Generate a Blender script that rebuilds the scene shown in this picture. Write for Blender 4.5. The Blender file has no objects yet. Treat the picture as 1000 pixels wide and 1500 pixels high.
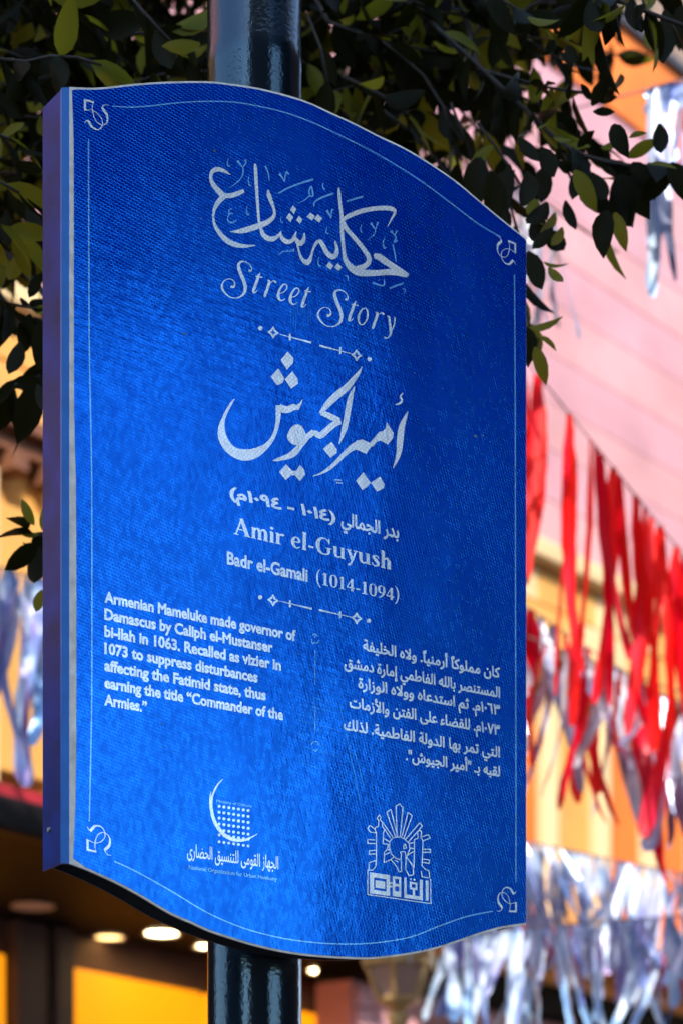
import bpy, bmesh, math, random
import numpy as np
from mathutils import Vector, Matrix, geometry
R = math.radians
random.seed(7)
scene = bpy.context.scene
COL = scene.collection

# ------------------------------------------------------------------ camera
F = 3500.0                      # focal length in photo pixels (84 mm on a 24 mm wide frame)
HOR = 2041.0                    # row of the horizon
CAMZ = 1.6
cam_d = bpy.data.cameras.new('camera')
cam_d.sensor_fit = 'HORIZONTAL'
cam_d.sensor_width = 24.0
cam_d.lens = 84.0
cam_d.shift_y = (HOR - 750.0) / 1000.0
cam_d.clip_start = 0.05
cam_d.clip_end = 2000
cam_d.dof.use_dof = True
cam_d.dof.focus_distance = 3.92
cam_d.dof.aperture_fstop = 3.4
cam_d.dof.aperture_blades = 9
cam = bpy.data.objects.new('camera', cam_d)
cam.location = (0, 0, CAMZ)
cam.rotation_euler = (R(90), 0, 0)
COL.objects.link(cam)
scene.camera = cam

# ------------------------------------------------------------------ light
SUN_EL, SUN_AZ = 43.0, (0.10, -1.0)            # horizontal direction towards the sun
world = bpy.data.worlds.new('World')
scene.world = world
world.use_nodes = True
wn = world.node_tree
sky = wn.nodes.new('ShaderNodeTexSky')
sky.sky_type = 'NISHITA'
sky.sun_disc = False
sky.sun_elevation = R(SUN_EL)
sky.sun_rotation = math.atan2(SUN_AZ[0], SUN_AZ[1])
sky.dust_density = 0.6
wn.links.new(sky.outputs[0], wn.nodes['Background'].inputs[0])
wn.nodes['Background'].inputs[1].default_value = 0.15
sd = bpy.data.lights.new('sun', 'SUN')
sd.energy = 2.0
sd.angle = R(0.5)
sd.color = (1.0, 0.93, 0.82)
sun = bpy.data.objects.new('sun', sd)
COL.objects.link(sun)
d = Vector((SUN_AZ[0], SUN_AZ[1], 0)).normalized() * math.cos(R(SUN_EL)) + Vector((0, 0, math.sin(R(SUN_EL))))
sun.rotation_euler = d.to_track_quat('Z', 'Y').to_euler()
sun.location = (2, -4, 20)
vs = scene.view_settings
vs.view_transform = 'Standard'
vs.look = 'None'
vs.gamma = 1.0
vs.use_curve_mapping = False
vs.exposure = 1.95

# ------------------------------------------------------------------ helpers
def W(px, py, d):
    """point of the place that stands d metres in front of the camera plane"""
    return Vector(((px - 500) / F * d, d, CAMZ + (HOR - py) / F * d))

def link(o, parent=None):
    COL.objects.link(o)
    if parent is not None:
        o.parent = parent
    return o

def mesh_obj(name, verts, faces, mat, parent=None, smooth=False, mats=None, midx=None):
    me = bpy.data.meshes.new(name)
    me.from_pydata([tuple(v) for v in verts], [], faces)
    for m in (mats or [mat]):
        me.materials.append(m)
    if midx:
        me.polygons.foreach_set('material_index', midx)
    if smooth:
        me.polygons.foreach_set('use_smooth', [True] * len(me.polygons))
    me.update()
    return link(bpy.data.objects.new(name, me), parent)

def tag(o, label=None, cat=None, group=None, kind=None):
    if label: o['label'] = label
    if cat: o['category'] = cat
    if group: o['group'] = group
    if kind: o['kind'] = kind
    return o

def empty(name, loc=(0, 0, 0), rz=0.0, **k):
    o = bpy.data.objects.new(name, None)
    o.empty_display_size = 0.1
    o.location = loc
    o.rotation_euler = (0, 0, rz)
    COL.objects.link(o)
    return tag(o, **k)

class MB:
    """collects simple solids, then links them as one mesh object"""
    def __init__(s): s.v = []; s.f = []
    def add(s, v, f):
        n = len(s.v); s.v += [Vector(p) for p in v]; s.f += [tuple(i + n for i in q) for q in f]; return s
    def box(s, x0, x1, y0, y1, z0, z1, bevel=0.0):
        b = min(bevel, (x1-x0)*.45, (y1-y0)*.45, (z1-z0)*.45)
        if b <= 0:
            v = [(x, y, z) for z in (z0, z1) for y in (y0, y1) for x in (x0, x1)]
            return s.add(v, [(0, 2, 3, 1), (4, 5, 7, 6), (0, 1, 5, 4), (2, 6, 7, 3), (0, 4, 6, 2), (1, 3, 7, 5)])
        bm = bmesh.new()
        bmesh.ops.create_cube(bm, size=1.0)
        for q in bm.verts:
            q.co = Vector(((x0+x1)/2 + q.co.x*(x1-x0), (y0+y1)/2 + q.co.y*(y1-y0), (z0+z1)/2 + q.co.z*(z1-z0)))
        bmesh.ops.bevel(bm, geom=bm.edges[:], offset=b, segments=1, affect='EDGES')
        bm.verts.index_update()
        s.add([q.co.copy() for q in bm.verts], [tuple(q.index for q in f.verts) for f in bm.faces])
        bm.free()
        return s
    def tube(s, pts, rad, n=8, caps=True):
        pts = [Vector(p) for p in pts]
        if not hasattr(rad, '__len__'): rad = [rad] * len(pts)
        rings = []
        up = None
        for i, p in enumerate(pts):
            t = (pts[min(i+1, len(pts)-1)] - pts[max(i-1, 0)]).normalized()
            if up is None:
                up = t.orthogonal().normalized()
            else:
                up = (up - t * up.dot(t)).normalized()
            side = t.cross(up)
            rings.append([p + (up * math.cos(a) + side * math.sin(a)) * rad[i] for a in [2*math.pi*k/n for k in range(n)]])
        v = [q for r_ in rings for q in r_]
        f = []
        for i in range(len(pts) - 1):
            for k in range(n):
                a, b = i*n + k, i*n + (k+1) % n
                f.append((a, b, b + n, a + n))
        if caps:
            f.append(tuple(range(n))[::-1]); f.append(tuple(range((len(pts)-1)*n, len(pts)*n)))
        return s.add(v, f)
    def lathe(s, prof, n=24, c=(0, 0, 0)):
        v = []; f = []
        for (r_, z) in prof:
            for k in range(n):
                a = 2*math.pi*k/n
                v.append((c[0] + r_*math.cos(a), c[1] + r_*math.sin(a), c[2] + z))
        for i in range(len(prof)-1):
            for k in range(n):
                a, b = i*n + k, i*n + (k+1) % n
                f.append((a, b, b+n, a+n))
        return s.add(v, f)
    def build(s, name, mat, parent=None, smooth=False):
        return mesh_obj(name, s.v, s.f, mat, parent, smooth)

# ------------------------------------------------------------------ materials
def new_mat(name):
    m = bpy.data.materials.new(name); m.use_nodes = True
    nt = m.node_tree
    return m, nt, nt.nodes['Principled BSDF']
def N(nt, t, **k):
    n = nt.nodes.new(t)
    for a, b in k.items():
        if a == 'inp':
            for i, v in b.items(): n.inputs[i].default_value = v
        else: setattr(n, a, b)
    return n
def Mth(nt, op, a, b=None, c=None):
    n = nt.nodes.new('ShaderNodeMath'); n.operation = op
    for i, v in enumerate((a, b, c)):
        if v is None: continue
        if hasattr(v, 'is_linked'): nt.links.new(v, n.inputs[i])
        else: n.inputs[i].default_value = v
    return n.outputs[0]
def VM(nt, op, a, b=None):
    n = nt.nodes.new('ShaderNodeVectorMath'); n.operation = op
    for i, v in enumerate((a, b)):
        if v is None: continue
        if hasattr(v, 'is_linked'): nt.links.new(v, n.inputs[i])
        else: n.inputs[i].default_value = v
    return n.outputs[1] if op in ('DOT_PRODUCT', 'LENGTH', 'DISTANCE') else n.outputs[0]
def ramp(nt, fac, stops):
    n = nt.nodes.new('ShaderNodeValToRGB')
    e = n.color_ramp.elements
    while len(e) < len(stops): e.new(0.5)
    for q, (p, c) in zip(e, stops):
        q.position = p; q.color = (*c, 1) if len(c) == 3 else c
    nt.links.new(fac, n.inputs[0])
    return n.outputs[0]
def noise(nt, scale, detail=3, coord='Object', stretch=None, rough=0.5, rot=None):
    tc = nt.nodes.new('ShaderNodeTexCoord')
    v = tc.outputs[coord]
    if stretch or rot:
        mp = nt.nodes.new('ShaderNodeMapping')
        if stretch: mp.inputs['Scale'].default_value = stretch
        if rot: mp.inputs['Rotation'].default_value = rot
        nt.links.new(v, mp.inputs[0]); v = mp.outputs[0]
    n = nt.nodes.new('ShaderNodeTexNoise')
    n.inputs['Scale'].default_value = scale; n.inputs['Detail'].default_value = detail
    n.inputs['Roughness'].default_value = rough
    nt.links.new(v, n.inputs['Vector'])
    return n.outputs[0]
def bump(nt, bsdf, h, strength, dist, prev=None):
    b = nt.nodes.new('ShaderNodeBump')
    b.inputs['Strength'].default_value = strength; b.inputs['Distance'].default_value = dist
    nt.links.new(h, b.inputs['Height'])
    if prev is not None: nt.links.new(prev, b.inputs['Normal'])
    if bsdf: nt.links.new(b.outputs[0], bsdf.inputs['Normal'])
    return b.outputs[0]
def simple(name, col, rough=0.6, metal=0.0, var=0.12, scale=6.0, bmp=0.15, bscale=60.0, stretch=None, spec=None, bdist=0.002):
    m, nt, b = new_mat(name)
    n = noise(nt, scale, 5, stretch=stretch)
    lo = tuple(c*(1-var) for c in col); hi = tuple(min(1, c*(1+var)) for c in col)
    nt.links.new(ramp(nt, n, [(0.3, lo), (0.7, hi)]), b.inputs['Base Color'])
    b.inputs['Roughness'].default_value = rough
    b.inputs['Metallic'].default_value = metal
    if spec is not None: b.inputs['Specular IOR Level'].default_value = spec
    if bmp > 0: bump(nt, b, noise(nt, bscale, 3, stretch=stretch), bmp, bdist)
    return m
def emit(name, col, s):
    m, nt, b = new_mat(name)
    b.inputs['Base Color'].default_value = (*col, 1)
    b.inputs['Emission Color'].default_value = (*col, 1)
    b.inputs['Emission Strength'].default_value = s
    return m

def hexcells(nt, size):
    """0 at the middle of each honeycomb cell, 1 on its wall; face plane is local XZ"""
    tc = N(nt, 'ShaderNodeTexCoord')
    sp = N(nt, 'ShaderNodeSeparateXYZ'); nt.links.new(tc.outputs['Object'], sp.inputs[0])
    wob = noise(nt, 9.0, 2)
    x = Mth(nt, 'ADD', Mth(nt, 'DIVIDE', sp.outputs[0], size), Mth(nt, 'MULTIPLY', wob, 0.8))
    y = Mth(nt, 'DIVIDE', sp.outputs[2], size)
    # turn the lattice a little
    a = R(12)
    X = Mth(nt, 'SUBTRACT', Mth(nt, 'MULTIPLY', x, math.cos(a)), Mth(nt, 'MULTIPLY', y, math.sin(a)))
    Y = Mth(nt, 'ADD', Mth(nt, 'MULTIPLY', x, math.sin(a)), Mth(nt, 'MULTIPLY', y, math.cos(a)))
    def cell(ox, oy):
        gx = Mth(nt, 'ABSOLUTE', Mth(nt, 'SUBTRACT', Mth(nt, 'FLOORED_MODULO', Mth(nt, 'ADD', X, ox), 1.0), 0.5))
        gy = Mth(nt, 'ABSOLUTE', Mth(nt, 'SUBTRACT', Mth(nt, 'FLOORED_MODULO', Mth(nt, 'ADD', Y, oy), 1.732), 0.866))
        k = Mth(nt, 'ADD', Mth(nt, 'MULTIPLY', gx, 0.5), Mth(nt, 'MULTIPLY', gy, 0.866))
        return Mth(nt, 'MAXIMUM', k, gx)
    return Mth(nt, 'MULTIPLY', Mth(nt, 'MINIMUM', cell(0, 0), cell(0.5, 0.866)), 2.0)

def sheeting(name, base, wall, metal, rough, coat=0.0, gloss=None):
    m, nt, b = new_mat(name)
    b.inputs['Specular IOR Level'].default_value = 0.0
    h = hexcells(nt, 0.0062)
    mr = N(nt, 'ShaderNodeMapRange', inp={1: 0.80, 2: 0.98}); nt.links.new(h, mr.inputs[0])
    soft = noise(nt, 14, 4)
    mix = N(nt, 'ShaderNodeMix', data_type='RGBA')
    mix.inputs[6].default_value = (*base, 1); mix.inputs[7].default_value = (*wall, 1)
    nt.links.new(Mth(nt, 'MULTIPLY', mr.outputs[0], Mth(nt, 'MULTIPLY', soft, 1.4)), mix.inputs[0])
    # grime and fading blotches
    g = noise(nt, 3.2, 6, rough=0.62)
    mix2 = N(nt, 'ShaderNodeMix', data_type='RGBA', blend_type='MULTIPLY')
    nt.links.new(mix.outputs[2], mix2.inputs[6])
    st_ = noise(nt, 16, 5, stretch=(2.6, 1, 0.12), rough=0.65)
    gg = Mth(nt, 'MULTIPLY', Mth(nt, 'ADD', g, st_), 0.5)
    nt.links.new(ramp(nt, gg, [(0.36, (0.62, 0.70, 0.80)), (0.58, (1, 1, 1))]), mix2.inputs[7])
    mix2.inputs[0].default_value = 1.0
    nt.links.new(mix2.outputs[2], b.inputs['Base Color'])
    b.inputs['Metallic'].default_value = metal
    rr = N(nt, 'ShaderNodeMapRange', inp={1: 0.35, 2: 0.7, 3: rough*0.65, 4: rough*1.6})
    nt.links.new(noise(nt, 5.5, 6, rough=0.7), rr.inputs[0]); nt.links.new(rr.outputs[0], b.inputs['Roughness'])
    # soft wrinkles of the applied film, then diagonal rub lines, then the honeycomb
    n1 = bump(nt, None, noise(nt, 4.5, 2, stretch=(1.0, 1, 0.6), rot=(0, R(25), 0)), 0.6, 0.0045)
    n2 = bump(nt, None, noise(nt, 60, 4, stretch=(0.25, 1, 2.2), rot=(0, R(14), 0)), 0.22, 0.0007, n1)
    n3 = bump(nt, None, noise(nt, 170, 3, stretch=(1, 1, 0.5), rot=(0, R(-35), 0)), 0.35, 0.0005, n2)
    n4 = bump(nt, b, mr.outputs[0], 0.5, 0.00016, n3)
    if gloss:
        gl = N(nt, 'ShaderNodeBsdfGlossy'); gl.inputs[0].default_value = (*gloss[0], 1)
        nt.links.new(rr.outputs[0], gl.inputs['Roughness']); nt.links.new(n4, gl.inputs['Normal'])
        mx = N(nt, 'ShaderNodeMixShader')
        # cell walls carry more gloss than cell middles; worn and dusty areas carry less
        wear = N(nt, 'ShaderNodeMapRange', inp={1: 0.30, 2: 0.66, 3: 0.72, 4: 1.10}); nt.links.new(noise(nt, 3.4, 4, rough=0.6, stretch=(1.2, 1, 0.7)), wear.inputs[0])
        cm = N(nt, 'ShaderNodeMapRange', inp={1: 0.25, 2: 0.85, 3: 0.58, 4: 1.15}); nt.links.new(h, cm.inputs[0])
        fine = N(nt, 'ShaderNodeMapRange', inp={1: 0.35, 2: 0.65, 3: 0.75, 4: 1.2}); nt.links.new(noise(nt, 130, 3, stretch=(1, 1, 0.6), rot=(0, R(-35), 0)), fine.inputs[0])
        nt.links.new(Mth(nt, 'MULTIPLY', Mth(nt, 'MULTIPLY', Mth(nt, 'MULTIPLY', wear.outputs[0], cm.outputs[0]), fine.outputs[0]), gloss[1]), mx.inputs[0])
        nt.links.new(b.outputs[0], mx.inputs[1]); nt.links.new(gl.outputs[0], mx.inputs[2])
        nt.links.new(mx.outputs[0], nt.nodes['Material Output'].inputs[0])
    if coat:
        b.inputs['Coat Weight'].default_value = coat
        b.inputs['Coat Roughness'].default_value = 0.22
        nt.links.new(n3, b.inputs['Coat Normal'])
    return m

M = {}
M['vinyl'] = sheeting('blue_reflective_vinyl', (0.0, 0.005, 0.32), (0.0, 0.02, 0.50), 0.0, 0.10, 0.0, ((0.014, 0.225, 0.86), 0.42))
M['ink'] = sheeting('white_reflective_print', (0.93, 0.94, 0.94), (0.58, 0.65, 0.70), 0.0, 0.10, 0.0, ((0.80, 0.93, 1.0), 0.30))
M['ink_small'] = sheeting('pale_reflective_print', (0.92, 0.94, 0.95), (0.66, 0.76, 0.84), 0.0, 0.10, 0.0, ((0.80, 0.93, 1.0), 0.34))
M['ink_thin'] = sheeting('thin_pale_blue_print', (0.16, 0.42, 0.85), (0.10, 0.28, 0.70), 0.0, 0.15, 0.0, ((0.30, 0.68, 1.0), 0.36))
M['scratch'] = sheeting('scratched_film', (0.01, 0.10, 0.55), (0.0, 0.05, 0.5), 0.0, 0.22, 0.0, ((0.06, 0.45, 1.0), 0.42))
M['dirt'] = simple('dried_dirt', (0.10, 0.12, 0.10), 0.8)
M['plate'] = simple('grey_substrate', (0.66, 0.67, 0.63), 0.6, 0, 0.22, 40, 0.3)
M['side'] = simple('blue_side_paint', (0.002, 0.016, 0.13), 0.36, 0.0, 0.45, 14, 0.25, 300, spec=0.12, bdist=0.0006)
M['lip'] = simple('lighter_blue_lip', (0.006, 0.12, 0.42), 0.35, 0.1, 0.15, 20, 0.1)
M['backplate'] = simple('dark_back_metal', (0.03, 0.035, 0.05), 0.5, 0.4)
M['steel'] = simple('dull_steel', (0.3, 0.29, 0.27), 0.45, 0.8)

m, nt, b = new_mat('glossy_dark_blue_pole_paint')
b.inputs['Base Color'].default_value = (0.002, 0.006, 0.012, 1)
b.inputs['Roughness'].default_value = 0.16
b.inputs['Metallic'].default_value = 0.0
b.inputs['IOR'].default_value = 1.6
b.inputs['Specular Tint'].default_value = (0.40, 0.70, 0.95, 1)
b.inputs['Coat Weight'].default_value = 0.12
b.inputs['Coat Roughness'].default_value = 0.08
n1 = bump(nt, None, noise(nt, 150, 3), 0.5, 0.0011)
n2 = bump(nt, b, noise(nt, 45, 2, stretch=(1, 1, 0.35)), 0.3, 0.0015, n1)
nt.links.new(n2, b.inputs['Coat Normal'])
M['pole'] = m

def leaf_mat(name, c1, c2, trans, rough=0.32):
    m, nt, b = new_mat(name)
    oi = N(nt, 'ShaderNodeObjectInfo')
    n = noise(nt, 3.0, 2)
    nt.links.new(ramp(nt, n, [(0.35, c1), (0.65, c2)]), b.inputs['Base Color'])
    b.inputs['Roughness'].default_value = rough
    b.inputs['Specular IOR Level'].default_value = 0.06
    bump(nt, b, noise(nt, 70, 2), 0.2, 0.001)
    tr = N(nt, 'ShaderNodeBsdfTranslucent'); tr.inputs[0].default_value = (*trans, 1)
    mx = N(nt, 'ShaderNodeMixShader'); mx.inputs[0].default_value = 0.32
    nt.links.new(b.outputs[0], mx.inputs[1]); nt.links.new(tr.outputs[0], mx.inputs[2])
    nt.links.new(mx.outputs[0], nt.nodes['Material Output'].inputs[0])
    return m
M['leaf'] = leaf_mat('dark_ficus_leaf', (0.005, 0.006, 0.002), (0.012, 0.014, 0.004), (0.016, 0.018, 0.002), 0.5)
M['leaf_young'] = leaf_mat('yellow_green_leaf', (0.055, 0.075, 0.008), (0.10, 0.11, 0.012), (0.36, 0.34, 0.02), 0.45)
M['bark'] = simple('grey_brown_bark', (0.02, 0.016, 0.012), 0.85, 0, 0.3, 12, 0.8, 30, stretch=(1, 1, 0.3), bdist=0.01)

M['stone_pink'] = simple('pink_limestone', (0.58, 0.29, 0.29), 0.8, 0, 0.16, 1.8, 0.5, 30)
M['stone_lilac'] = simple('lilac_limestone', (0.55, 0.275, 0.30), 0.8, 0, 0.16, 1.8, 0.5, 30)
M['joint'] = simple('mortar', (0.55, 0.27, 0.28), 0.9)
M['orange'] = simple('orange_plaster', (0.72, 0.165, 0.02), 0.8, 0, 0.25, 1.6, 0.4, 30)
M['cream'] = simple('cream_plaster', (0.66, 0.33, 0.075), 0.75, 0, 0.15, 2, 0.3, 30)
M['pale'] = simple('pale_cream_plaster', (0.70, 0.50, 0.25), 0.75, 0, 0.1, 2, 0.3, 30)
M['brown'] = simple('brown_wood', (0.16, 0.06, 0.025), 0.6, 0, 0.3, 8, 0.4, 40, stretch=(1, 1, 0.15))
M['slate'] = simple('dark_slate_trim', (0.05, 0.05, 0.06), 0.7)
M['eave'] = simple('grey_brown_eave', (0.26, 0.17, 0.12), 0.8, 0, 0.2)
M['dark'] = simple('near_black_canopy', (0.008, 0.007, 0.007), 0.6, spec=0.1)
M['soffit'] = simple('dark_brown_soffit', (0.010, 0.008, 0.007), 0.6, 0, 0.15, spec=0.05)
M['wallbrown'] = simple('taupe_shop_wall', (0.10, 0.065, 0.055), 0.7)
M['amber'] = emit('amber_light_box', (1.0, 0.32, 0.002), 0.30)
M['bulb'] = emit('warm_downlight', (1.0, 0.72, 0.36), 9.0)
M['trim'] = simple('downlight_trim', (0.35, 0.32, 0.30), 0.4)
M['glass'] = simple('dark_window_glass', (0.03, 0.035, 0.04), 0.08, 0, 0.1, 2, 0.0)
M['lantern'] = simple('cream_lantern_metal', (0.55, 0.38, 0.16), 0.45, 0.2)
M['lantern_glass'] = simple('milky_lantern_glass', (0.45, 0.30, 0.24), 0.25)
M['tile'] = simple('pink_tile', (0.62, 0.32, 0.34), 0.35, 0, 0.2, 5, 0.1)
M['redcloth'] = simple('red_cloth', (0.35, 0.012, 0.02), 0.7, 0, 0.2)
M['asphalt'] = simple('asphalt', (0.055, 0.053, 0.05), 0.9, 0, 0.25, 8, 0.6, 90, bdist=0.004)
M['paving'] = simple('stone_paving', (0.24, 0.21, 0.18), 0.85, 0, 0.2, 4, 0.5, 40, bdist=0.004)
M['kerb'] = simple('kerb_stone', (0.30, 0.28, 0.25), 0.85)
M['ochre'] = simple('ochre_house_plaster', (0.22, 0.15, 0.09), 0.85, 0, 0.15, 2)
M['brick'] = simple('dark_brown_plaster', (0.10, 0.065, 0.05), 0.85)
M['rope'] = simple('dull_cord', (0.16, 0.09, 0.10), 0.7)

def foil(name, stops, rough=0.28, metal=0.85, scale=6.0, trans=None):
    m, nt, b = new_mat(name)
    n = noise(nt, scale, 3, stretch=(1, 1, 0.35), rough=0.6)
    nt.links.new(ramp(nt, n, stops), b.inputs['Base Color'])
    b.inputs['Metallic'].default_value = metal
    b.inputs['Roughness'].default_value = rough
    bump(nt, b, noise(nt, 22, 3, stretch=(1, 1, 0.3)), 0.5, 0.006)
    if trans:
        tr = N(nt, 'ShaderNodeBsdfTranslucent'); tr.inputs[0].default_value = (*trans, 1)
        mx = N(nt, 'ShaderNodeMixShader'); mx.inputs[0].default_value = 0.45
        nt.links.new(b.outputs[0], mx.inputs[1]); nt.links.new(tr.outputs[0], mx.inputs[2])
        nt.links.new(mx.outputs[0], nt.nodes['Material Output'].inputs[0])
    return m
M['foil_blue'] = foil('pale_blue_foil', [(0.30, (0.05, 0.14, 0.42)), (0.46, (0.22, 0.42, 0.74)), (0.57, (0.72, 0.84, 1.0)), (0.74, (0.24, 0.20, 0.62))], 0.35, 0.22)
M['foil_violet'] = foil('violet_foil', [(0.30, (0.30, 0.16, 0.62)), (0.45, (0.25, 0.34, 0.80)), (0.58, (0.55, 0.66, 0.95)), (0.74, (0.62, 0.12, 0.55))], 0.35, 0.3)
M['foil_grey'] = foil('grey_foil', [(0.35, (0.12, 0.14, 0.24)), (0.50, (0.36, 0.38, 0.52)), (0.64, (0.9, 0.93, 1.0)), (0.75, (0.25, 0.2, 0.3))], 0.3, 0.45)
M['foil_red'] = foil('red_foil', [(0.30, (0.85, 0.0, 0.015)), (0.55, (1.0, 0.012, 0.008)), (0.72, (0.95, 0.0, 0.07))], 0.5, 0.0, 6.0, (1.0, 0.02, 0.01))
M['foil_crimson'] = foil('crimson_foil', [(0.30, (0.42, 0.0, 0.02)), (0.6, (0.8, 0.0, 0.03))], 0.4, 0.1, 6.0, (0.8, 0.0, 0.02))

# ================================================================== SETTING
g = MB(); g.box(-300, 300, -300, 300, -0.5, 0.0)
tag(g.build('ground', M['asphalt']), kind='structure')
DIR = Vector((0.63, 0.777, 0)).normalized()       # the far facade runs this way
ANG = math.atan2(DIR.y, DIR.x)
ORG = Vector((1.08, 14.0, 0))
FAC = Matrix.Translation(ORG) @ Matrix.Rotation(ANG, 4, 'Z')
def FP(s, y, z): return FAC @ Vector((s, y, z))
# pavement before the facade, pavement under the sign
pv = MB(); pv.box(-22, 26, -2.2, 5.9, -0.1, 0.13, 0.015)
o = tag(pv.build('pavement', M['paving']), kind='structure'); o.matrix_world = FAC
pv = MB(); pv.box(-3.4, 7.0, 3.2, 8.0, -0.12, 0.124, 0.015)
o = tag(pv.build('pavement', M['paving']), kind='structure')

# ------------------------------------------------------------------ far building
bd = empty('building', ORG, ANG, label='pink and orange stone building across the street behind the garlands', cat='building')
def fb(name, mat, *boxes, bevel=0.0, parent=bd):
    q = MB()
    for x in boxes: q.box(*x, bevel=bevel)
    return q.build(name, mat, parent)
# heights come from the photo rows at the depth of the wall
fb('upper_wall', M['joint'], (-11, 1.86, 0.012, 0.6, 7.2, 12.5), (1.87, 2.6, 0.05, 0.6, 8.75, 12.5), (2.6, 16, 0.05, 0.6, 7.2, 12.5))
z = 6.62; i = 0
rnd = random.Random(3)
while z < 9.3:
    h = 0.30 + rnd.uniform(-0.02, 0.02)
    x = -6 + rnd.uniform(-.6, 0)
    fb('stone_course', M['stone_pink'] if i % 2 == 0 else M['stone_lilac'], (-11, 1.835, 0.0 + rnd.uniform(-.004, .002), 0.012, z, z + h - 0.005), bevel=0.0015)
    z += h; i += 1
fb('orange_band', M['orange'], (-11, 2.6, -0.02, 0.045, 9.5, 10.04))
fb('shaded_soffit_band', M['eave'], (-11, 2.6, -0.03, 0.045, 10.12, 11.19))  # flat band coloured like the shaded eave soffit it stands in for
fb('band_moulding', M['slate'], (-11, 2.6, -0.06, 0.045, 10.045, 10.115), bevel=0.01)
fb('right_wall', M['pale'], (2.62, 16, -0.03, 0.045, 6.62, 11.4))
fb('eave', M['eave'], (-11, 16, -0.35, 0.6, 11.42, 11.7), bevel=0.02)
fb('window_jamb', M['pale'], (1.84, 1.92, -0.03, 0.25, 7.1, 8.9), (2.5, 2.61, -0.03, 0.25, 7.1, 8.9), (1.93, 2.49, -0.025, 0.25, 8.78, 8.9), bevel=0.01)
win = fb('window', M['brown'], (1.925, 2.495, 0.12, 0.2, 7.2, 8.77))
fb('pane', M['glass'], (1.97, 2.18, 0.105, 0.118, 7.3, 8.7), (2.23, 2.45, 0.105, 0.118, 7.3, 8.7), parent=win)
fb('string_course', M['pale'], (-11, 16, -0.10, 0.6, 6.48, 6.61), bevel=0.02)
# first storey: blocks in sun, a moulding, tall panels between pilasters
rnd = random.Random(11)
x = -5.2
while x < 3.6:
    w = rnd.uniform(.55, .8)
    for (z0, z1) in ((6.02, 6.245), (6.255, 6.475)):
        off = 0.3 if z0 > 6.1 else 0
        fb('stone_block', M['cream'] if rnd.random() < .65 else M['pale'], (x + off, x + off + w - .012, -0.03 + rnd.uniform(-.01, .01), 0.3, z0, z1), bevel=0.008)
    x += w
fb('storey_wall', M['cream'], (-11, 16, 0.05, 0.6, 4.1, 6.47))
fb('moulding', M['brown'], (-11, 16, -0.10, 0.04, 5.93, 6.0), (-11, 16, -0.05, 0.04, 5.84, 5.92), bevel=0.008)
for k in range(34):
    s = -4.6 + k * .22
    fb('dentil', M['brown'], (s, s + .09, -0.095, 0.04, 5.755, 5.835))
for k in range(15):
    s = -4.9 + k * .56
    fb('pilaster', M['pale'], (s, s + .13, -0.07, 0.045, 4.3, 5.75), bevel=0.02)
    fb('panel', M['orange'] if (k % 3 and k > 5) else M['cream'], (s + .17, s + .52, -0.01, 0.045, 4.4, 5.62), bevel=0.012)
# ground storey on the right: red valance, dark gap, tiled shop front
fb('ledge', M['redcloth'], (-1.0, 16, -0.35, 0.6, 4.18, 4.27), bevel=0.02)
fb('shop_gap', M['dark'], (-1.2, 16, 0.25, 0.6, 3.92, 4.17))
sf = fb('shop_front', M['joint'], (-1.2, 16, 0.35, 0.6, 0.12, 3.9))
for r_ in range(7):
    for c in range(24):
        s = -1.18 + c * .165; zz = 3.86 - r_ * .12
        q = MB(); q.box(s, s + .152, 0.31, 0.348, zz - .108, zz, bevel=0.006)
        q.build('tile', M['tile'], bd)
# recessed shop on the left, its dark canopy, soffit and lights
CX1 = -1.66
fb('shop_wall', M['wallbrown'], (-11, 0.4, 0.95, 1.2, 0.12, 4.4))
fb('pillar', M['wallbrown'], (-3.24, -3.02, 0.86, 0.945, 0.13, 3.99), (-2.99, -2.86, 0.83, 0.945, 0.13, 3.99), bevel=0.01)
for (s0, s1) in ((-5.2, -4.4), (-4.3, -3.30), (-2.82, -1.85), (-1.80, -0.85)):
    fb('light_panel', M['amber'], (s0, s1, 0.88, 0.945, 1.2, 3.80), bevel=0.01)
cn = empty('canopy', ORG, ANG, label='near black shop canopy with lit ceiling, at the lower left behind the sign', cat='canopy')
fb('fascia', M['dark'], (-11, CX1, -0.55, -0.45, 3.97, 4.12), bevel=0.02, parent=cn)
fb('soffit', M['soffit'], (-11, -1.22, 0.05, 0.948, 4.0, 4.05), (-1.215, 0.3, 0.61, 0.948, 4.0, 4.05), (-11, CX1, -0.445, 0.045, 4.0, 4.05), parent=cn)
fb('canopy_roof', M['dark'], (-11, CX1, -0.445, 0.04, 4.055, 4.115), parent=cn)
fb('red_trim', M['redcloth'], (-11, CX1, -0.53, -0.47, 4.122, 4.17), parent=cn)
def downlight(px, py, mat, label, rad=0.085):
    dd = (4.0 - CAMZ) * F / (HOR - py)
    p = W(px, py, dd)
    root = empty('downlight', (p.x, p.y, 3.998), ANG, label=label, cat='ceiling light', group='round lights set in the dark canopy ceiling')
    q = MB(); q.lathe([(rad, 0.0), (rad + .018, -0.004), (rad + .02, -0.012), (rad + .004, -0.014), (rad, -0.006)], 24)
    q.build('trim_ring', M['trim'], root, True)
    q = MB(); q.lathe([(0.0005, -0.010), (rad * .6, -0.009), (rad, -0.004)], 24)
    q.build('lens', mat, root, True)
M['scallop_glow'] = emit('amber_scallop_glow', (1.0, 0.62, 0.22), 1.6)  # glowing disc stands in for a scallop of light on the wall
M['bulb_off'] = simple('unlit_downlight', (0.42, 0.36, 0.42), 0.4)
downlight(237, 1365, M['bulb'], 'bright warm ceiling light, left of the pole below the sign')
downlight(474, 1420, M['bulb'], 'bright warm ceiling light just right of the pole below the sign')
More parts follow.
